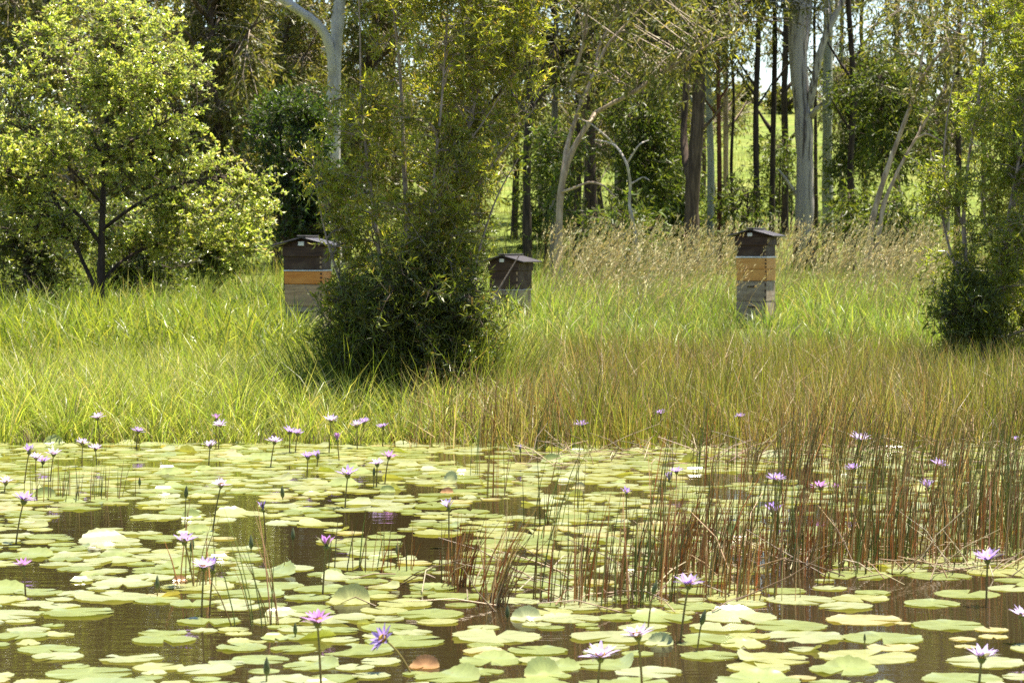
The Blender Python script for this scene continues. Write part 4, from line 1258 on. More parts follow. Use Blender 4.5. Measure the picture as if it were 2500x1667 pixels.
reed_clump(190, 1215, 40, .18, .2, .26, .1, 1, GRN, 'faint grassy tuft among the far left pads')

# open reed bed: stems from the foreground bed back to the bank on the right
n = 2700
y = rng.uniform(13.6, 21.8, n * 4)
x = rng.uniform(-1, 1, len(y)) * (0.195 * y + 1.8)
pxx = px_of(x, y)
pr = np.interp(pxx, [950, 1250, 1700, 2000, 2500], [0, .05, .14, .5, 1]) * np.interp(y, [13.6, 15, 17, 19.5, 20.6], [.25, .5, .4, .7, 1.0])
pr = np.where(y > 19.6, np.interp(pxx, [950, 1150, 1350, 2000, 2500], [0, .12, .35, .6, .8]), pr)
pr *= np.clip(.2 + 2.0 * vnoise(x, y, 2.2, 77), .02, 1)
ok = rng.uniform(0, 1, len(y)) < pr
x, y = x[ok][:n // 7], y[ok][:n // 7]
k_ = rng.poisson(7, len(x)).clip(1, 20)
i = np.repeat(np.arange(len(x)), k_)
o_ = rng.normal(size=(len(i), 2)) * .035
x, y = x[i] + o_[:, 0], y[i] + o_[:, 1]
n = len(x)
base = np.stack([x, y, np.full(n, -.12)], 1)
lean_t = np.abs(rng.normal(.1, .08, len(k_)))[i]
az_t = rng.normal(.1, .8, len(k_))[i]
tint_t = (1 + .25 * rng.normal(size=len(k_))).clip(.6, 1.6)[i]
red_t = rng.uniform(0, 1, len(k_))[i] < np.interp(px_of(x, y), [1200, 1800, 2300, 2500], [.5, .55, .4, .25])
cc_ = np.where(red_t[:, None], pick_cols(n, RED, [.8, 1.6, 3, 3, 3], .25), pick_cols(n, GRN, [3, 4, 2, 2], .25)) * tint_t[:, None] * 1.25
me = stems(base, rng.uniform(.18, .6, n) * np.interp(y, [13.6, 20], [.85, 1.15]) + .12, rng.uniform(.002, .0036, n), lean_t + np.abs(rng.normal(0, .1, n)), az_t + rng.normal(0, .6, n), cc_, 'reed_bed')
tag(obj('reed_bed', me, M['reed']), 'thin upright reeds filling the right side of the pond', kind='stuff')

# fallen dead stalks
n = 420
pxx = np.concatenate([rng.uniform(1250, 2500, 260), rng.uniform(1750, 2500, 110), rng.uniform(900, 1800, 50)])
rw = np.concatenate([rng.uniform(1075, 1140, 260), rng.uniform(1330, 1420, 110), rng.uniform(1380, 1500, 50)])
base = np.array([on_water(a_, b_) for a_, b_ in zip(pxx, rw)])
az = rng.uniform(0, 6.28, n); el = np.abs(rng.normal(.25, .3, n))
ln = rng.uniform(.12, .5, n)
d = np.stack([np.cos(az) * np.cos(el), np.sin(az) * np.cos(el), np.sin(el)], 1)
P = np.stack([base + [0, 0, .01], base + d * ln[:, None] * .5 + rng.normal(size=(n, 3)) * .012 + [0, 0, .02], base + d * ln[:, None]], 1)
P[:, :, 2] = np.maximum(P[:, :, 2], .006)
V, q = tubes(P, np.tile(np.array([[.0035, .003, .0018]]), (n, 1)), 3)
me = mesh_np('fallen_stalks', V, quads=q, col=np.repeat(pick_cols(n, [(0.42, 0.34, 0.22), (0.34, 0.26, 0.16), (0.2, 0.14, 0.08)]), 9, axis=0))
tag(obj('fallen_stalks', me, M['straw']), 'bleached fallen reed stalks lying at the water line', kind='stuff')


# ------------------------------------------------------------------ lily flowers and buds
def petal_mesh(name, L, w, tilt, curve, c0, c1, n=4):
    """one pointed petal rising from the flower's centre along +X, tilted up"""
    t = np.linspace(0, 1, n + 1)
    wd = w * np.sin(np.clip(t * .86 + .14, 0, 1) * math.pi) ** .75
    th = tilt - curve * t
    px_ = np.concatenate([[0], np.cumsum(np.cos(th[:-1]) * L / n)])
    pz = np.concatenate([[0], np.cumsum(np.sin(th[:-1]) * L / n)])
    V, cc = [], []
    for k in range(n + 1):
        half = wd[k] / 2 if k < n else .0006
        V += [(px_[k], -half, pz[k] + half * .35), (px_[k], 0, pz[k]), (px_[k], half, pz[k] + half * .35)]
        c = np.array(c0) * (1 - t[k]) + np.array(c1) * t[k]
        cc += [c, c, c]
    q = []
    for k in range(n):
        a = k * 3
        q += [[a, a + 1, a + 4, a + 3], [a + 1, a + 2, a + 5, a + 4]]
    return mesh_np(name, V, quads=q, col=np.array(cc), smooth=True)


VIO0, VIO1 = (0.57, 0.44, 0.69), (0.37, 0.26, 0.64)
PNK0, PNK1 = (0.58, 0.37, 0.57), (0.44, 0.2, 0.54)
PAL0, PAL1 = (0.7, 0.6, 0.71), (0.5, 0.41, 0.7)
SEP0, SEP1 = (0.22, 0.26, 0.07), (0.16, 0.16, 0.10)
PET = {}
for key, (c0, c1) in {'violet': (VIO0, VIO1), 'pink': (PNK0, PNK1), 'pale': (PAL0, PAL1)}.items():
    for op, ti in {'open': (.55, .95), 'half': (.95, 1.25), 'shut': (1.28, 1.42)}.items():
        PET[key, op, 0] = petal_mesh('petal', .066, .017, ti[0], .25, c0, c1)
        PET[key, op, 1] = petal_mesh('petal', .058, .015, ti[1], .2, c0, c1)
for op, ti in {'open': .45, 'half': .9, 'shut': 1.3}.items():
    PET['sepal', op] = petal_mesh('sepal', .066, .019, ti, .3, SEP0, SEP1)
th = np.linspace(0, 2 * math.pi, 8, endpoint=False)
V = [(math.cos(a) * .012, math.sin(a) * .012, 0.004) for a in th] + [(math.cos(a) * .016, math.sin(a) * .016, .02) for a in th] + [(0, 0, .03)]
q = [[k, (k + 1) % 8, 8 + (k + 1) % 8, 8 + k] for k in range(8)]
STAM = mesh_np('stamens', V, [[8 + k, 8 + (k + 1) % 8, 16] for k in range(8)], q, np.tile((0.75, 0.52, 0.08), (17, 1)))
V = [(math.cos(a) * .007, math.sin(a) * .007, -.012) for a in th] + [(math.cos(a) * .016, math.sin(a) * .016, .004) for a in th] + [(0, 0, .008)]
CUP = mesh_np('flower_base', V, [[8 + k, 8 + (k + 1) % 8, 16] for k in range(8)], q, np.tile((0.24, 0.26, 0.06), (17, 1)), smooth=True)
# bud: a pointed closed oval
prof_b = [(.004, 0), (.011, .012), (.0125, .03), (.009, .05), (.004, .066), (.0006, .074)]
V = [(math.cos(a) * r, math.sin(a) * r, z) for r, z in prof_b for a in th]
q = [[k * 8 + a, k * 8 + (a + 1) % 8, k * 8 + 8 + (a + 1) % 8, k * 8 + 8 + a] for k in range(5) for a in range(8)]
BUD = mesh_np('bud', V, quads=q, col=np.array([np.array((0.13, 0.17, 0.05)) * (1 - k / 8) + np.array((.10, .09, .07)) * k / 8 for k in range(6) for a in range(8)]), smooth=True)
STEMCOL = np.array((0.21, 0.12, 0.05))


def stem_to(head, foot, parent, r=.0045, green=.25):
    h = np.array(head) - np.array(foot)
    mid = np.array(foot) + h * .5 + np.array([-h[1], h[0] * .3, 0]) * .06 + np.array([h[0] * -.12, 0, 0])
    f0 = np.array(foot) - np.array([0, 0, .15]) - np.array([h[0], h[1], 0]) * .08
    t = np.linspace(0, 1, 9)[:, None]
    ctrl = [f0, mid, np.array(head)]
    P = (1 - t) ** 2 * ctrl[0] + 2 * t * (1 - t) * ctrl[1] + t ** 2 * ctrl[2]
    V, q = tubes((P - np.array(parent.location))[None], np.linspace(r * 1.15, r * .85, 9)[None], 6)
    c = STEMCOL[None] * (1 - t) + np.array([(0.27, 0.25, 0.06)]) * t
    o = obj('stem', mesh_np('stem', V, quads=q, col=np.repeat(c, 6, axis=0), smooth=True), M['reed'], parent)
    return o


FL = []      # anchors for the pads: (x, y, phrase)


def flower(px, py, bx, by, state, tint, scale, label, phrase=None, tilt=(0, 0)):
    foot = on_water(bx, by)
    head = at(px, py + 10 * scale, foot[1])
    head[2] = max(head[2], .03)
    root = empty('water_lily', tuple(foot))
    tag(root, label, 'water lily', 'violet water lilies on the pond')
    stem_to(head, foot, root)
    hd = head - foot
    tilt = (tilt[0] + rng.normal() * .13, tilt[1] + rng.normal() * .13)
    def add(nm, me, rz, par=root, rx=0.0):
        o = obj(nm, me, M['petal'], par)
        o.location = hd
        o.rotation_euler = (tilt[0], tilt[1], 0)
        m_ = o.rotation_euler.to_matrix().to_4x4()
        from mathutils import Matrix
        o.matrix_local = Matrix.Translation(Vector(hd)) @ m_ @ Matrix.Rotation(rz, 4, 'Z') @ Matrix.Rotation(rx, 4, 'Y') @ Matrix.Scale(scale * rng.uniform(.9, 1.08), 4)
        return o
    a0 = rng.uniform(0, 6.28)
    for k in range(4):
        add('sepal', PET['sepal', state], a0 + k * math.pi / 2 + rng.normal() * .1, rx=rng.normal() * .08)
    n1, n2 = (9, 7) if state == 'open' else (6, 5)
    for k in range(n1):
        add('petal', PET[tint, state, 0], a0 + .35 + k * 6.283 / n1 + rng.normal() * .09, rx=rng.normal() * .1)
    for k in range(n2):
        add('petal', PET[tint, state, 1], a0 + .7 + k * 6.283 / n2 + rng.normal() * .09, rx=rng.normal() * .09)
    add('flower_base', CUP, 0)
    if state == 'open':
        add('stamens', STAM, 0)
    if phrase:
        FL.append((foot[0], foot[1], phrase))


def bud(px, py, bx, by, scale, label):
    foot = on_water(bx, by)
    head = at(px, py + 10 * scale, foot[1])
    head[2] = max(head[2], .012)
    root = empty('lily_bud', tuple(foot))
    tag(root, label, 'flower bud', 'closed dark lily buds')
    stem_to(head, foot, root, .0035)
    o = obj('bud', BUD, M['reed'], root)
    o.location = head - foot
    o.scale = (scale * .85,) * 3
    o.rotation_euler = (rng.normal() * .1, (px - bx) / 60.0, 0)


# foreground and middle lilies
flower(775, 1512, 787, 1690, 'open', 'pink', 1.05, 'large pink-violet lily on a thick stem rising from the bottom edge', 'the large bottom-edge lily')
flower(941, 1552, 1034, 1642, 'open', 'violet', 1.0, 'violet lily tipped over to the left on a slanting stem', 'the tipped-over lily', (0.35, -1.0))
flower(1681, 1420, 1656, 1565, 'open', 'violet', 1.08, 'tall purple lily in front of the red-brown reeds', 'the tall purple lily before the reeds')
flower(1558, 1546, 1572, 1690, 'open', 'pale', 1.0, 'pale lily between a white-lit pad and the bottom edge', 'the pale lily by the white-lit pad')
flower(1466, 1596, 1455, 1695, 'open', 'pale', 1.15, 'lowest pale lily with white-lit petals above flat pads', 'the lowest pale lily')
flower(2411, 1358, 2407, 1478, 'open', 'violet', 1.15, 'deep purple lily on an upright stem before the reed bed', 'the deep purple lily by the reeds')
flower(2397, 1598, 2385, 1695, 'open', 'pale', 1.1, 'white-violet lily in the lower right corner', 'the lower right corner lily')
flower(57, 1375, 65, 1453, 'open', 'pink', .85, 'pink lily above flat pads near the lower left edge', 'the pink lily near the left edge')
flower(498, 1378, 490, 1505, 'open', 'pale', .95, 'pale lily of a close pair, fully open', 'the pale lily of the close pair')
flower(520, 1384, 508, 1500, 'shut', 'violet', .95, 'nearly closed dark lily touching the pale open one', None)
flower(450, 1314, 480, 1431, 'open', 'violet', 1.05, 'violet lily behind the close pair, leaning left', 'the left-leaning violet lily')
flower(58, 1213, 33, 1325, 'open', 'violet', 1.2, 'big violet lily on a slanting brown stem at the left edge', 'the big violet lily at the left edge')
flower(539, 1178, 514, 1297, 'open', 'pale', .95, 'pale lily on a long tilted stem over the left channel', 'the long-stemmed pale lily')
flower(797, 1326, 785, 1448, 'half', 'pink', 1.0, 'half-open pink lily over dark open water', 'the half-open pink lily')
flower(849, 1149, 840, 1239, 'open', 'violet', 1.3, 'largest violet lily in the middle of the pads', 'the largest mid-pond lily')
flower(1096, 1233, 1096, 1336, 'half', 'pale', .95, 'lone half-open pale lily beside dark water in mid pond', 'the lone mid-pond lily')
flower(643, 1237, 650, 1310, 'shut', 'violet', .8, 'narrow closed violet lily over the left channel', 'the narrow closed lily')
flower(1890, 1245, 1876, 1340, 'half', 'violet', 1.3, 'bulky half-open lily at the left end of the reed bed', 'the bulky reed-bed lily')
flower(1894, 1163, 1891, 1226, 'open', 'violet', 1.15, 'flat open violet lily above a lone pad behind the reed bed', 'the flat open lily behind the reeds')
flower(2100, 1062, 2089, 1125, 'open', 'pale', 1.5, 'big white-violet lily standing before the brown far reeds', 'the big lily before the far reeds')
flower(2082, 1138, 2078, 1207, 'open', 'violet', 1.05, 'violet lily just under the big white-violet one', None)
flower(2291, 1128, 2271, 1190, 'open', 'violet', 1.05, 'tilted violet lily in the right reeds, upper of two', None, (0, .3))
flower(2264, 1182, 2262, 1245, 'half', 'violet', 1.1, 'half-open violet lily in the right reeds, lower of two', None)
flower(2004, 1182, 2001, 1231, 'open', 'pink', 1.1, 'pinkish lily touching a smaller one among thin reeds', None)
flower(2040, 1188, 2045, 1231, 'half', 'pink', .75, 'smaller pink lily right of its larger neighbour', None)
flower(2480, 1070, 2484, 1130, 'half', 'violet', .7, 'small purple lily in the far reeds at the right edge', None)
flower(1652, 1145, 1650, 1192, 'open', 'violet', .85, 'open lily above a small closed one behind the reeds', None)
flower(1635, 1164, 1640, 1197, 'shut', 'violet', .95, 'small closed violet lily just below an open one', None)
flower(1529, 1199, 1529, 1272, 'half', 'violet', .75, 'small upright purple lily alone among reflective pads', 'the small lone purple lily')
flower(1271, 1094, 1272, 1128, 'shut', 'violet', .8, 'closed violet lily at the foot of the bank reeds', None)
flower(2494, 1496, 2510, 1570, 'open', 'pale', .9, 'lily cut off by the right edge', None)
far = [(238, 1012, 246, 1088, 'open', 'pale', 1.1), (337, 1046, 331, 1093, 'open', 'violet', 1.0), (528, 1016, 527, 1094, 'half', 'pink', .9), (538, 1030, 531, 1096, 'open', 'pale', 1.0),
       (707, 1046, 707, 1106, 'open', 'violet', 1.15), (727, 1051, 718, 1104, 'open', 'violet', 1.0), (808, 1018, 802, 1106, 'open', 'pale', 1.1), (872, 1030, 872, 1095, 'open', 'pale', 1.05), (888, 1023, 889, 1086, 'open', 'violet', .95),
       (935, 1036, 934, 1090, 'open', 'violet', .9), (1418, 1030, 1405, 1090, 'open', 'violet', 1.1), (1614, 1002, 1614, 1085, 'open', 'violet', .9), (1807, 1010, 1807, 1090, 'open', 'violet', .85)]
for k, f_ in enumerate(far):
    flower(*f_, '%s lily from the left in the farthest line along the bank' % ORD[k])
mid = [(14, 1170, 8, 1201, 'open', 'pale', 1.0), (71, 1096, 56, 1180, 'half', 'violet', 1.0), (88, 1110, 86, 1149, 'open', 'pale', 1.0), (105, 1119, 101, 1140, 'open', 'violet', 1.1), (131, 1100, 120, 1174, 'open', 'pale', 1.05),
       (201, 1075, 200, 1141, 'open', 'pale', .95), (233, 1088, 237, 1133, 'open', 'pale', .95), (513, 1080, 508, 1137, 'open', 'pale', 1.05), (670, 1071, 657, 1140, 'open', 'pale', 1.05),
       (752, 1108, 748, 1167, 'open', 'violet', 1.0), (776, 1107, 772, 1139, 'half', 'violet', 1.0), (823, 1066, 830, 1125, 'shut', 'pink', 1.0), (921, 1126, 918, 1188, 'open', 'pale', .95), (949, 1108, 936, 1180, 'open', 'pink', 1.0)]
for k, f_ in enumerate(mid):
    flower(*f_, '%s lily from the left in the loose line just before the bank lilies' % ORD[k])
for k, b_ in enumerate([(341, 1177, 341, 1190, .9, 'tiny dark bud poking up among the far left pads'), (454, 1204, 450, 1287, 1.1, 'dark bud on a tall stem over the left water channel'),
                        (613, 1328, 613, 1350, 1.1, 'dark bud left of the open channel, low on the water'), (690, 1203, 692, 1220, 1.2, 'slim dark bud just above mid-left water'),
                        (913, 1152, 912, 1188, .9, 'dark bud under the far pale lilies of the middle'), (715, 1308, 714, 1362, 1.0, 'dark bud left of the half-open pink lily'),
                        (384, 1427, 384, 1456, .95, 'dark bud standing right of the big white-lit pad'), (467, 1334, 461, 1396, 1.1, 'dark bud tucked under the left-leaning violet lily'),
                        (721, 1545, 721, 1556, .8, 'pointed dark bud tip left of the large bottom-edge lily'), (651, 1638, 650, 1664, 1.1, 'dark bud at the bottom edge left of the large lily'),
                        (1239, 1499, 1239, 1515, .9, 'dark bud in front of a bright upturned pad'), (1594, 1440, 1577, 1532, 1.0, 'tall dark bud left of the tall purple lily'),
                        (1712, 1515, 1697, 1590, 1.0, 'dark bud on a curved stem right of the tall purple lily'), (971, 1345, 974, 1373, .9, 'dark bud among sparse brown stalks in mid pond'),
                        (2111, 1560, 2111, 1585, .5, 'thin dark bud beside the yellowing pads at lower right')]):
    bud(*b_)

# ------------------------------------------------------------------ lily pads
NA = 40


def pad_shape(curl=None, seed=0, amp=.02, notch=.16, NA=40):
    """unit-radius floating leaf: notched disc with toothed, wavy rim; curl = (direction, chord, bend radius)"""
    r_ = np.random.default_rng(seed)
    ang = np.linspace(notch, 2 * math.pi - notch, NA)
    ph = r_.uniform(0, 6.28, 6)
    rim = 1 + .02 * np.sin(ang * 2 + ph[0]) + .01 * np.sin(ang * 5 + ph[1])
    rim = rim + np.where(np.arange(NA) % 2 == 0, .025, -.025) * r_.uniform(.4, 1.4, NA)
    wav = amp * (np.sin(ang * 2 + ph[2]) + .8 * np.sin(ang * 5 + ph[3]) + .5 * np.sin(ang * 9 + ph[4]))
    lip = np.clip(np.sin(ang * 4 + ph[5]) - .55, 0, 1) * .075 * (r_.uniform() < .6)
    V = [(0.0, 0.0, 0.0)]
    for f, wz, lz in ((.45, .25, 0), (.8, .6, .15), (1.0, 1.0, 1.0)):
        for k in range(NA):
            V.append((math.cos(ang[k]) * rim[k] * f, math.sin(ang[k]) * rim[k] * f, wav[k] * wz + lip[k] * lz))
    V = np.array(V)
    if curl:
        a, c, br, tw = curl
        u = V[:, 0] * math.cos(a) + V[:, 1] * math.sin(a)
        v = -V[:, 0] * math.sin(a) + V[:, 1] * math.cos(a)
        s = np.clip(u - c, 0, None) / br
        s = np.minimum(s, tw) if tw else s
        ex = np.clip(u - c, 0, None) - s * br
        u2 = np.minimum(u, c) + br * np.sin(s) + ex * np.cos(s)
        z2 = br * (1 - np.cos(s)) + ex * np.sin(s)
        V = np.stack([u2 * math.cos(a) - v * math.sin(a), u2 * math.sin(a) + v * math.cos(a), V[:, 2] + z2], 1)
    V[:, 2] = np.maximum(V[:, 2], -.002)
    T = [[0, 1 + k, 2 + k] for k in range(NA - 1)]
    Q = []
    for ring in range(2):
        o_ = 1 + ring * NA
        Q += [[o_ + k, o_ + NA + k, o_ + NA + k + 1, o_ + k + 1] for k in range(NA - 1)]
    return V, np.array(T), np.array(Q)


PADCOL = {'green': (0.265, 0.31, 0.105), 'pale green': (0.365, 0.395, 0.2), 'yellow-green': (0.365, 0.38, 0.15), 'yellowing': (0.46, 0.41, 0.19), 'rusty': (0.36, 0.2, 0.09)}
FLAT = [pad_shape(None, 100 + k, .005 + .002 * (k % 4)) for k in range(9)]
CURL = [pad_shape((math.pi, .4 + .1 * k, .4, .95), 200 + k, .012) for k in range(4)]
FOLD = [pad_shape((math.pi, 0.0, .4, 1.3), 300 + k, .015) for k in range(2)]


def pad_cols(V, cname, seed):
    r_ = np.random.default_rng(seed)
    c = np.array(PADCOL[cname])[None] * np.ones((len(V), 1))
    ed = np.array((0.42, 0.40, 0.16))
    rr = np.linalg.norm(V[:, :2], axis=1)
    k = np.clip((rr - .75) * 2.2, 0, 1)[:, None] * r_.uniform(0, .45)
    c = c * (1 - k) + ed * k
    na_ = (len(V) - 1) // 3
    st_ = 1 + .07 * r_.normal(size=na_)
    c[1:] *= np.tile(st_, 3)[:, None]
    k2 = (np.clip(.35 - rr, 0, 1) * .8)[:, None]
    return c * (1 + k2 * .5)


LOW = {'flat': [pad_shape(None, 100 + k, .006, NA=15) for k in range(9)], 'curl': [pad_shape((math.pi, .4 + .1 * k, .4, .95), 200 + k, .012, NA=15) for k in range(4)], 'fold': [pad_shape((math.pi, 0.0, .4, 1.3), 300 + k, .015, NA=17) for k in range(2)]}
PADMESH = {}
def pad_mesh(kind, idx, cname):
    key = (kind, idx, cname)
    if key not in PADMESH:
        V, T, Q = {'flat': FLAT, 'curl': CURL, 'fold': FOLD}[kind][idx]
        PADMESH[key] = mesh_np('lily_pad', V, T, Q, pad_cols(V, cname, idx), smooth=True)
    return PADMESH[key]


pads = []      # (x, y, r, kind, idx, cname, rz, z, tiltx, tilty, label)
cn = list(PADCOL)


def add_pad(px, row, wpx, kind='flat', cname='green', label=None, rz=None, idx=None, z=None):
    c = on_water(px, row)
    r = wpx / 2 * c[1] / F
    pads.append([c[0], c[1], r, kind, idx if idx is not None else int(rng.integers(0, {'flat': 9, 'curl': 4, 'fold': 2}[kind])), cname,
                 rng.uniform(0, 6.28) if rz is None else rz, rng.uniform(.001, .0025) if z is None else z, 0, 0, label])


def curl_dir(kind, idx, want):
    """rotation that turns a bent leaf's raised side towards the wanted heading"""
    return want


# clearly set apart pads
add_pad(2091, 1404, 171, label='round green pad left of two in the clear water before the reed bed')
add_pad(2293, 1406, 158, label='round green pad right of two in the clear water before the reed bed')
add_pad(2440, 1397, 158, cname='yellow-green', label='yellow-green pad behind the stem of the deep purple lily')
add_pad(2361, 1450, 160, label='smooth oval pad crossed by the deep purple lily stem')
add_pad(2470, 1436, 120, cname='pale green', label='pale pad cut by the right edge below the deep purple lily')
add_pad(1915, 1442, 110, label='green pad touching the foot of the reed bed')
add_pad(1955, 1464, 175, cname='pale green', label='pale pad left of a touching pair in clear water')
add_pad(2100, 1461, 140, cname='yellow-green', label='yellow-green pad right of a touching pair in clear water')
add_pad(2109, 1513, 186, cname='yellowing', label='yellow toothed pad alone in the clear brown water')
add_pad(2314, 1526, 180, label='large green toothed pad with dark notch in the clear water')
add_pad(1928, 1528, 185, label='green pad with pale rim left of the yellow toothed pad')
add_pad(2154, 1558, 200, label='wide green pad half over a yellow one at lower right')
add_pad(2180, 1580, 125, cname='yellowing', label='yellow pad tucked under the wide green one at lower right')
add_pad(2118, 1603, 235, cname='yellow-green', label='broad yellow-green pad below the yellow tucked one')
add_pad(2404, 1616, 190, cname='pale green', label='pale green pad behind the lower right corner lily')
add_pad(2350, 1658, 200, label='green pad on the bottom edge left of the corner lily stem')
for k, (x_, y_, w_) in enumerate([(2420, 1537, 82), (2425, 1554, 72), (2350, 1560, 66), (2358, 1578, 56), (2203, 1521, 44)]):
    add_pad(x_, y_, w_, cname='yellowing', label=['small yellow leaf nearest the large toothed pad at right', 'second small yellow leaf under the topmost one at right', 'small yellow leaf with a dark midrib in clear water', 'lowest small yellow leaf above the corner lily', 'tiny yellow leaf joining the yellow toothed pad'][k])
SPEC = [(300, 1425, 150, 'curl', 'pale green', 'big crinkled pad raised and glaring white at left'), (1335, 1650, 120, 'fold', 'green', 'big upturned green leaf at the bottom edge'),
        (850, 1470, 110, 'fold', 'yellow-green', 'folded yellow-green leaf right of the dark channel'), (1035, 1628, 75, 'fold', 'rusty', 'upright brown-green leaf behind the slanting lily stem'),
        (1088, 1178, 74, 'fold', 'yellow-green', 'upright yellow-green leaf in mid pond near the bank reeds'), (1786, 1315, 90, 'fold', 'green', 'upturned green leaf inside the reed bed'),
        (1285, 1512, 80, 'fold', 'pale green', 'upturned leaf lit white behind the small dark bud'), (1608, 1572, 72, 'fold', 'pale green', 'upright leaf glaring white behind the pale lily'),
        (1815, 1575, 110, 'curl', 'yellow-green', 'rolled yellow-green leaf lying beside the curved bud'), (1800, 1300, 80, 'curl', 'green', 'bent green leaf beside its upturned neighbour in reeds'),
        (105, 1212, 60, 'fold', 'green', 'upright green leaf right of the big violet lily'), (470, 1266, 56, 'fold', 'green', 'upright dark green leaf right of the tall-stemmed bud'),
        (135, 1085, 60, 'fold', 'green', 'raised leaf under the bank at far left'), (945, 1200, 40, 'fold', 'green', 'small folded leaf among middle far pads'),
        (1090, 1203, 34, 'fold', 'rusty', 'small curled rusty leaf near the upright yellow-green one'), (1410, 1192, 40, 'fold', 'yellowing', 'small upright yellow-white leaf behind thin reeds'),
        (700, 1500, 110, 'curl', 'pale green', 'curled pale pad above the large bottom-edge lily'), (1180, 1640, 100, 'curl', 'green', 'curled green pad right of the slanting stem foot'),
        (440, 1418, 36, 'fold', 'rusty', 'small dark and orange withered leaf in open water'), (1395, 1510, 150, 'curl', 'pale green', 'bent pale pad below the loose reeds'),
        (2060, 1635, 170, 'curl', 'green', 'bent green pad lowest at the lower right bank of pads'), (760, 1625, 140, 'curl', 'green', 'curled green pad left of the tipped-over lily')]
for x_, y_, w_, k_, c_, l_ in SPEC:
    add_pad(x_, y_, w_, k_, c_, l_, z=.002, rz=rng.normal(-math.pi / 2, .5))

# open water (px, row, half width, half height): pads stay out
OPEN = [(265, 1535, 70, 58), (350, 1500, 90, 22), (450, 1598, 70, 20), (60, 1410, 70, 13), (735, 1370, 46, 58), (700, 1318, 60, 24), (905, 1272, 62, 14), (1065, 1328, 62, 28), (275, 1278, 130, 26),
        (605, 1300, 40, 28), (560, 1232, 50, 10), (1930, 1165, 90, 20), (1760, 1168, 90, 12), (1990, 1255, 50, 14), (2230, 1480, 330, 60), (2280, 1570, 240, 80), (1130, 1120, 60, 8), (1420, 1190, 60, 8), (660, 1222, 50, 9),
        (900, 1170, 40, 7), (1250, 1118, 60, 7), (440, 1135, 90, 7), (180, 1130, 60, 6), (1000, 1200, 80, 7), (1090, 1605, 40, 25), (1200, 1505, 60, 14), (1350, 1560, 60, 12), (30, 1620, 60, 14), (1250, 1240, 60, 8), (860, 1215, 60, 7),
        (1700, 1600, 50, 14), (1780, 1210, 60, 10), (1900, 1390, 80, 25)]
cand = 60000
yy = rng.uniform(8.0, 20.9, cand)
xx = rng.uniform(-1, 1, cand) * (0.2 * yy + 1.8)
ppx = px_of(xx, yy)
prow = to_px(np.stack([xx, yy, np.zeros(cand)], 1))[1]
acc = np.array([[p_[0], p_[1], p_[2]] for p_ in pads])
keep = np.ones(cand, bool)
for cx, cy, rx, ry in OPEN:
    if cy > 1230:
        rx, ry = rx + 55, ry + 13
    else:
        rx, ry = rx + 25, ry + 4
    inside = ((ppx - cx) / rx) ** 2 + ((prow - cy) / ry) ** 2 < 1
    keep &= ~(inside & (rng.uniform(0, 1, cand) < .97))
xx, yy, ppx, prow = xx[keep], yy[keep], ppx[keep], prow[keep]
nmax = 3000
lst = np.zeros((nmax + 5, 3))
nl = len(acc)
lst[:nl] = acc
for x_, y_, q_ in zip(xx, yy, ppx):
    if nl >= nmax:
        break
    r = float(np.clip(rng.normal(.112, .028), .045, .17)) * np.interp(y_, [11, 14, 20], [1.05, .93, .85])
    if rng.uniform() < .1:
        r *= .5
    A = lst[:nl]
    dd = np.hypot(A[:, 0] - x_, A[:, 1] - y_)
    lim = (A[:, 2] + r) * (.85 if y_ < 13 else .81 if y_ < 18 else .76)
    if (dd < lim).any():
        continue
    lst[nl] = (x_, y_, r)
    nl += 1
    u_ = rng.uniform()
    cname = cn[rng.choice(5, p=[.45, .37, .145, .035, 0] if y_ < 13.5 else [.27, .33, .36, .04, 0])]
    kind = 'flat' if u_ < .80 else 'curl' if u_ < .988 else 'fold'
    if kind == 'fold':
        r *= .6
    pads.append([x_, y_, r, kind, int(rng.integers(0, {'flat': 9, 'curl': 4, 'fold': 2}[kind])), cname, (rng.normal(-math.pi / 2, .6) if kind == 'curl' and rng.uniform() < .65 else rng.uniform(0, 6.28)), rng.uniform(.001, .006), rng.normal() * .012, rng.normal() * .012, None])
print('pads', len(pads))
# which pads are single things: the named ones and those that show largest
vis = []
for k, p_ in enumerate(pads):
    qx, qy = to_px(np.array([p_[0], p_[1], 0.0]))
    inside = -40 < qx < 2540 and qy < 1690
    vis.append((0 if p_[10] else 1, -(p_[2] / p_[1]) ** 2 if inside else 1, k))
order = [v[2] for v in sorted(vis)]
single = set(order[:300])


def where(p_):
    fx, fy, ph = min(FL, key=lambda f: math.hypot(f[0] - p_[0], (f[1] - p_[1]) * .6))
    dx, dy = p_[0] - fx, p_[1] - fy
    if abs(dx) > abs(dy) * .7:
        s_ = 'left of' if dx < 0 else 'right of'
    else:
        s_ = 'in front of' if dy < 0 else 'behind'
    far_ = math.hypot(dx, dy)
    return ('close ' if far_ < .33 else 'a little ' if far_ < .7 else 'well ') + s_ + ' ' + ph


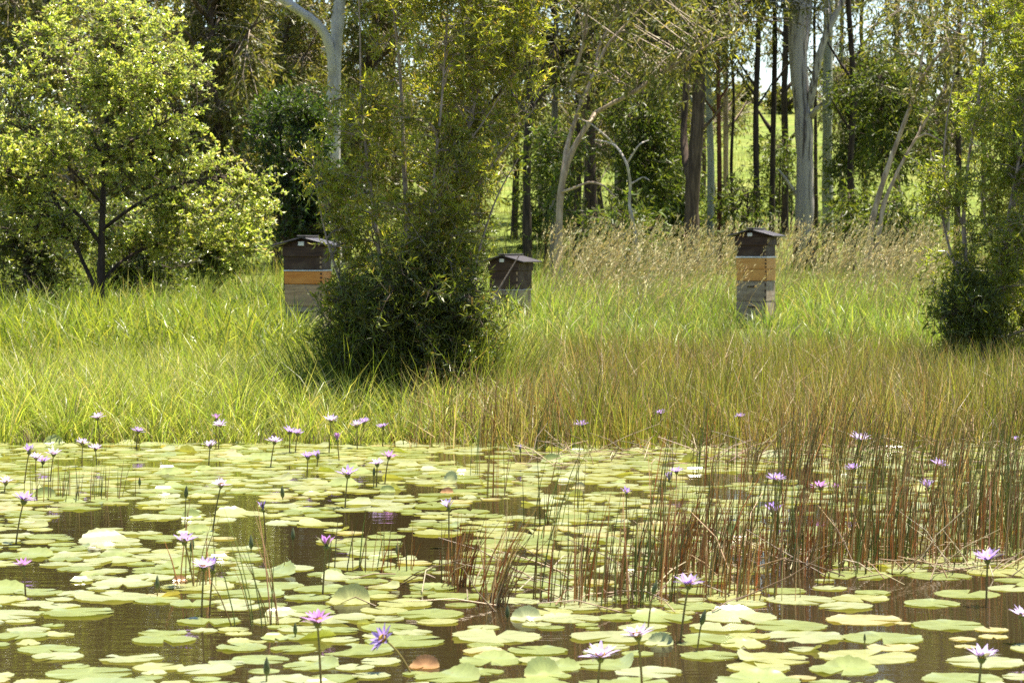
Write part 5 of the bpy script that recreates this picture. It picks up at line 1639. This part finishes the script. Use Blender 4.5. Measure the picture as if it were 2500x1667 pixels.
used = {}
rest = []
for k, p_ in enumerate(pads):
    x_, y_, r, kind, idx, cname, rz, z, tx, ty, lab = p_
    if k in single:
        o = obj('lily_pad', pad_mesh(kind, idx, cname), M['pad'])
        o.location = (x_, y_, z)
        o.scale = (r, r, r)
        o.rotation_euler = (tx, ty, rz)
        if not lab:
            lab = ('%s %s pad %s' % ('small' if r < .085 else 'large' if r > .14 else 'mid-sized', cname, where(p_))) if kind == 'flat' else ('%s %s pad %s' % ('bent-up' if kind == 'curl' else 'folded', cname, where(p_)))
        used.setdefault(lab, []).append(o)
    else:
        rest.append(p_)
for lab, os_ in used.items():
    os_.sort(key=lambda o: o.location.y)
    for k, o in enumerate(os_):
        if len(os_) == 1:
            l_ = lab
        elif len(os_) == 2:
            l_ = ('nearer ' if k == 0 else 'farther ') + lab
        else:
            l_ = (('nearest ' if k == 0 else 'farthest ' if k == len(os_) - 1 else ORD[k] + ' nearest ') + lab)
        if len(l_.split()) > 16:
            l_ = l_.replace('mid-sized ', '').replace(' a little ', ' ').replace(' well ', ' ')
        if len(l_.split()) > 16:
            l_ = l_.replace('yellow-green ', 'lime ').replace('pale green ', 'pale ')
        tag(o, l_, 'lily pad', 'floating lily pads')
Vs, Ts, Qs, Cs, off = [], [], [], [], 0
for x_, y_, r, kind, idx, cname, rz, z, tx, ty, lab in rest:
    V, T, Q = LOW[kind][idx]
    c, s = math.cos(rz), math.sin(rz)
    W_ = np.stack([V[:, 0] * c - V[:, 1] * s, V[:, 0] * s + V[:, 1] * c, V[:, 2] + V[:, 0] * tx], 1) * r + np.array([x_, y_, z])
    Vs.append(W_); Ts.append(T + off); Qs.append(Q + off)
    Cs.append(pad_cols(V, cname, idx) * rng.uniform(.88, 1.1)); off += len(V)
tag(obj('distant_lily_pads', mesh_np('distant_lily_pads', np.concatenate(Vs), np.concatenate(Ts), np.concatenate(Qs), np.concatenate(Cs), smooth=True), M['pad']),
    'carpet of small distant lily pads towards the far bank', kind='stuff')
print('triangles', sum(sum(len(p.vertices) - 2 for p in me.polygons) if len(me.polygons) < 2000 else len(me.polygons) * 1.5 for me in bpy.data.meshes))
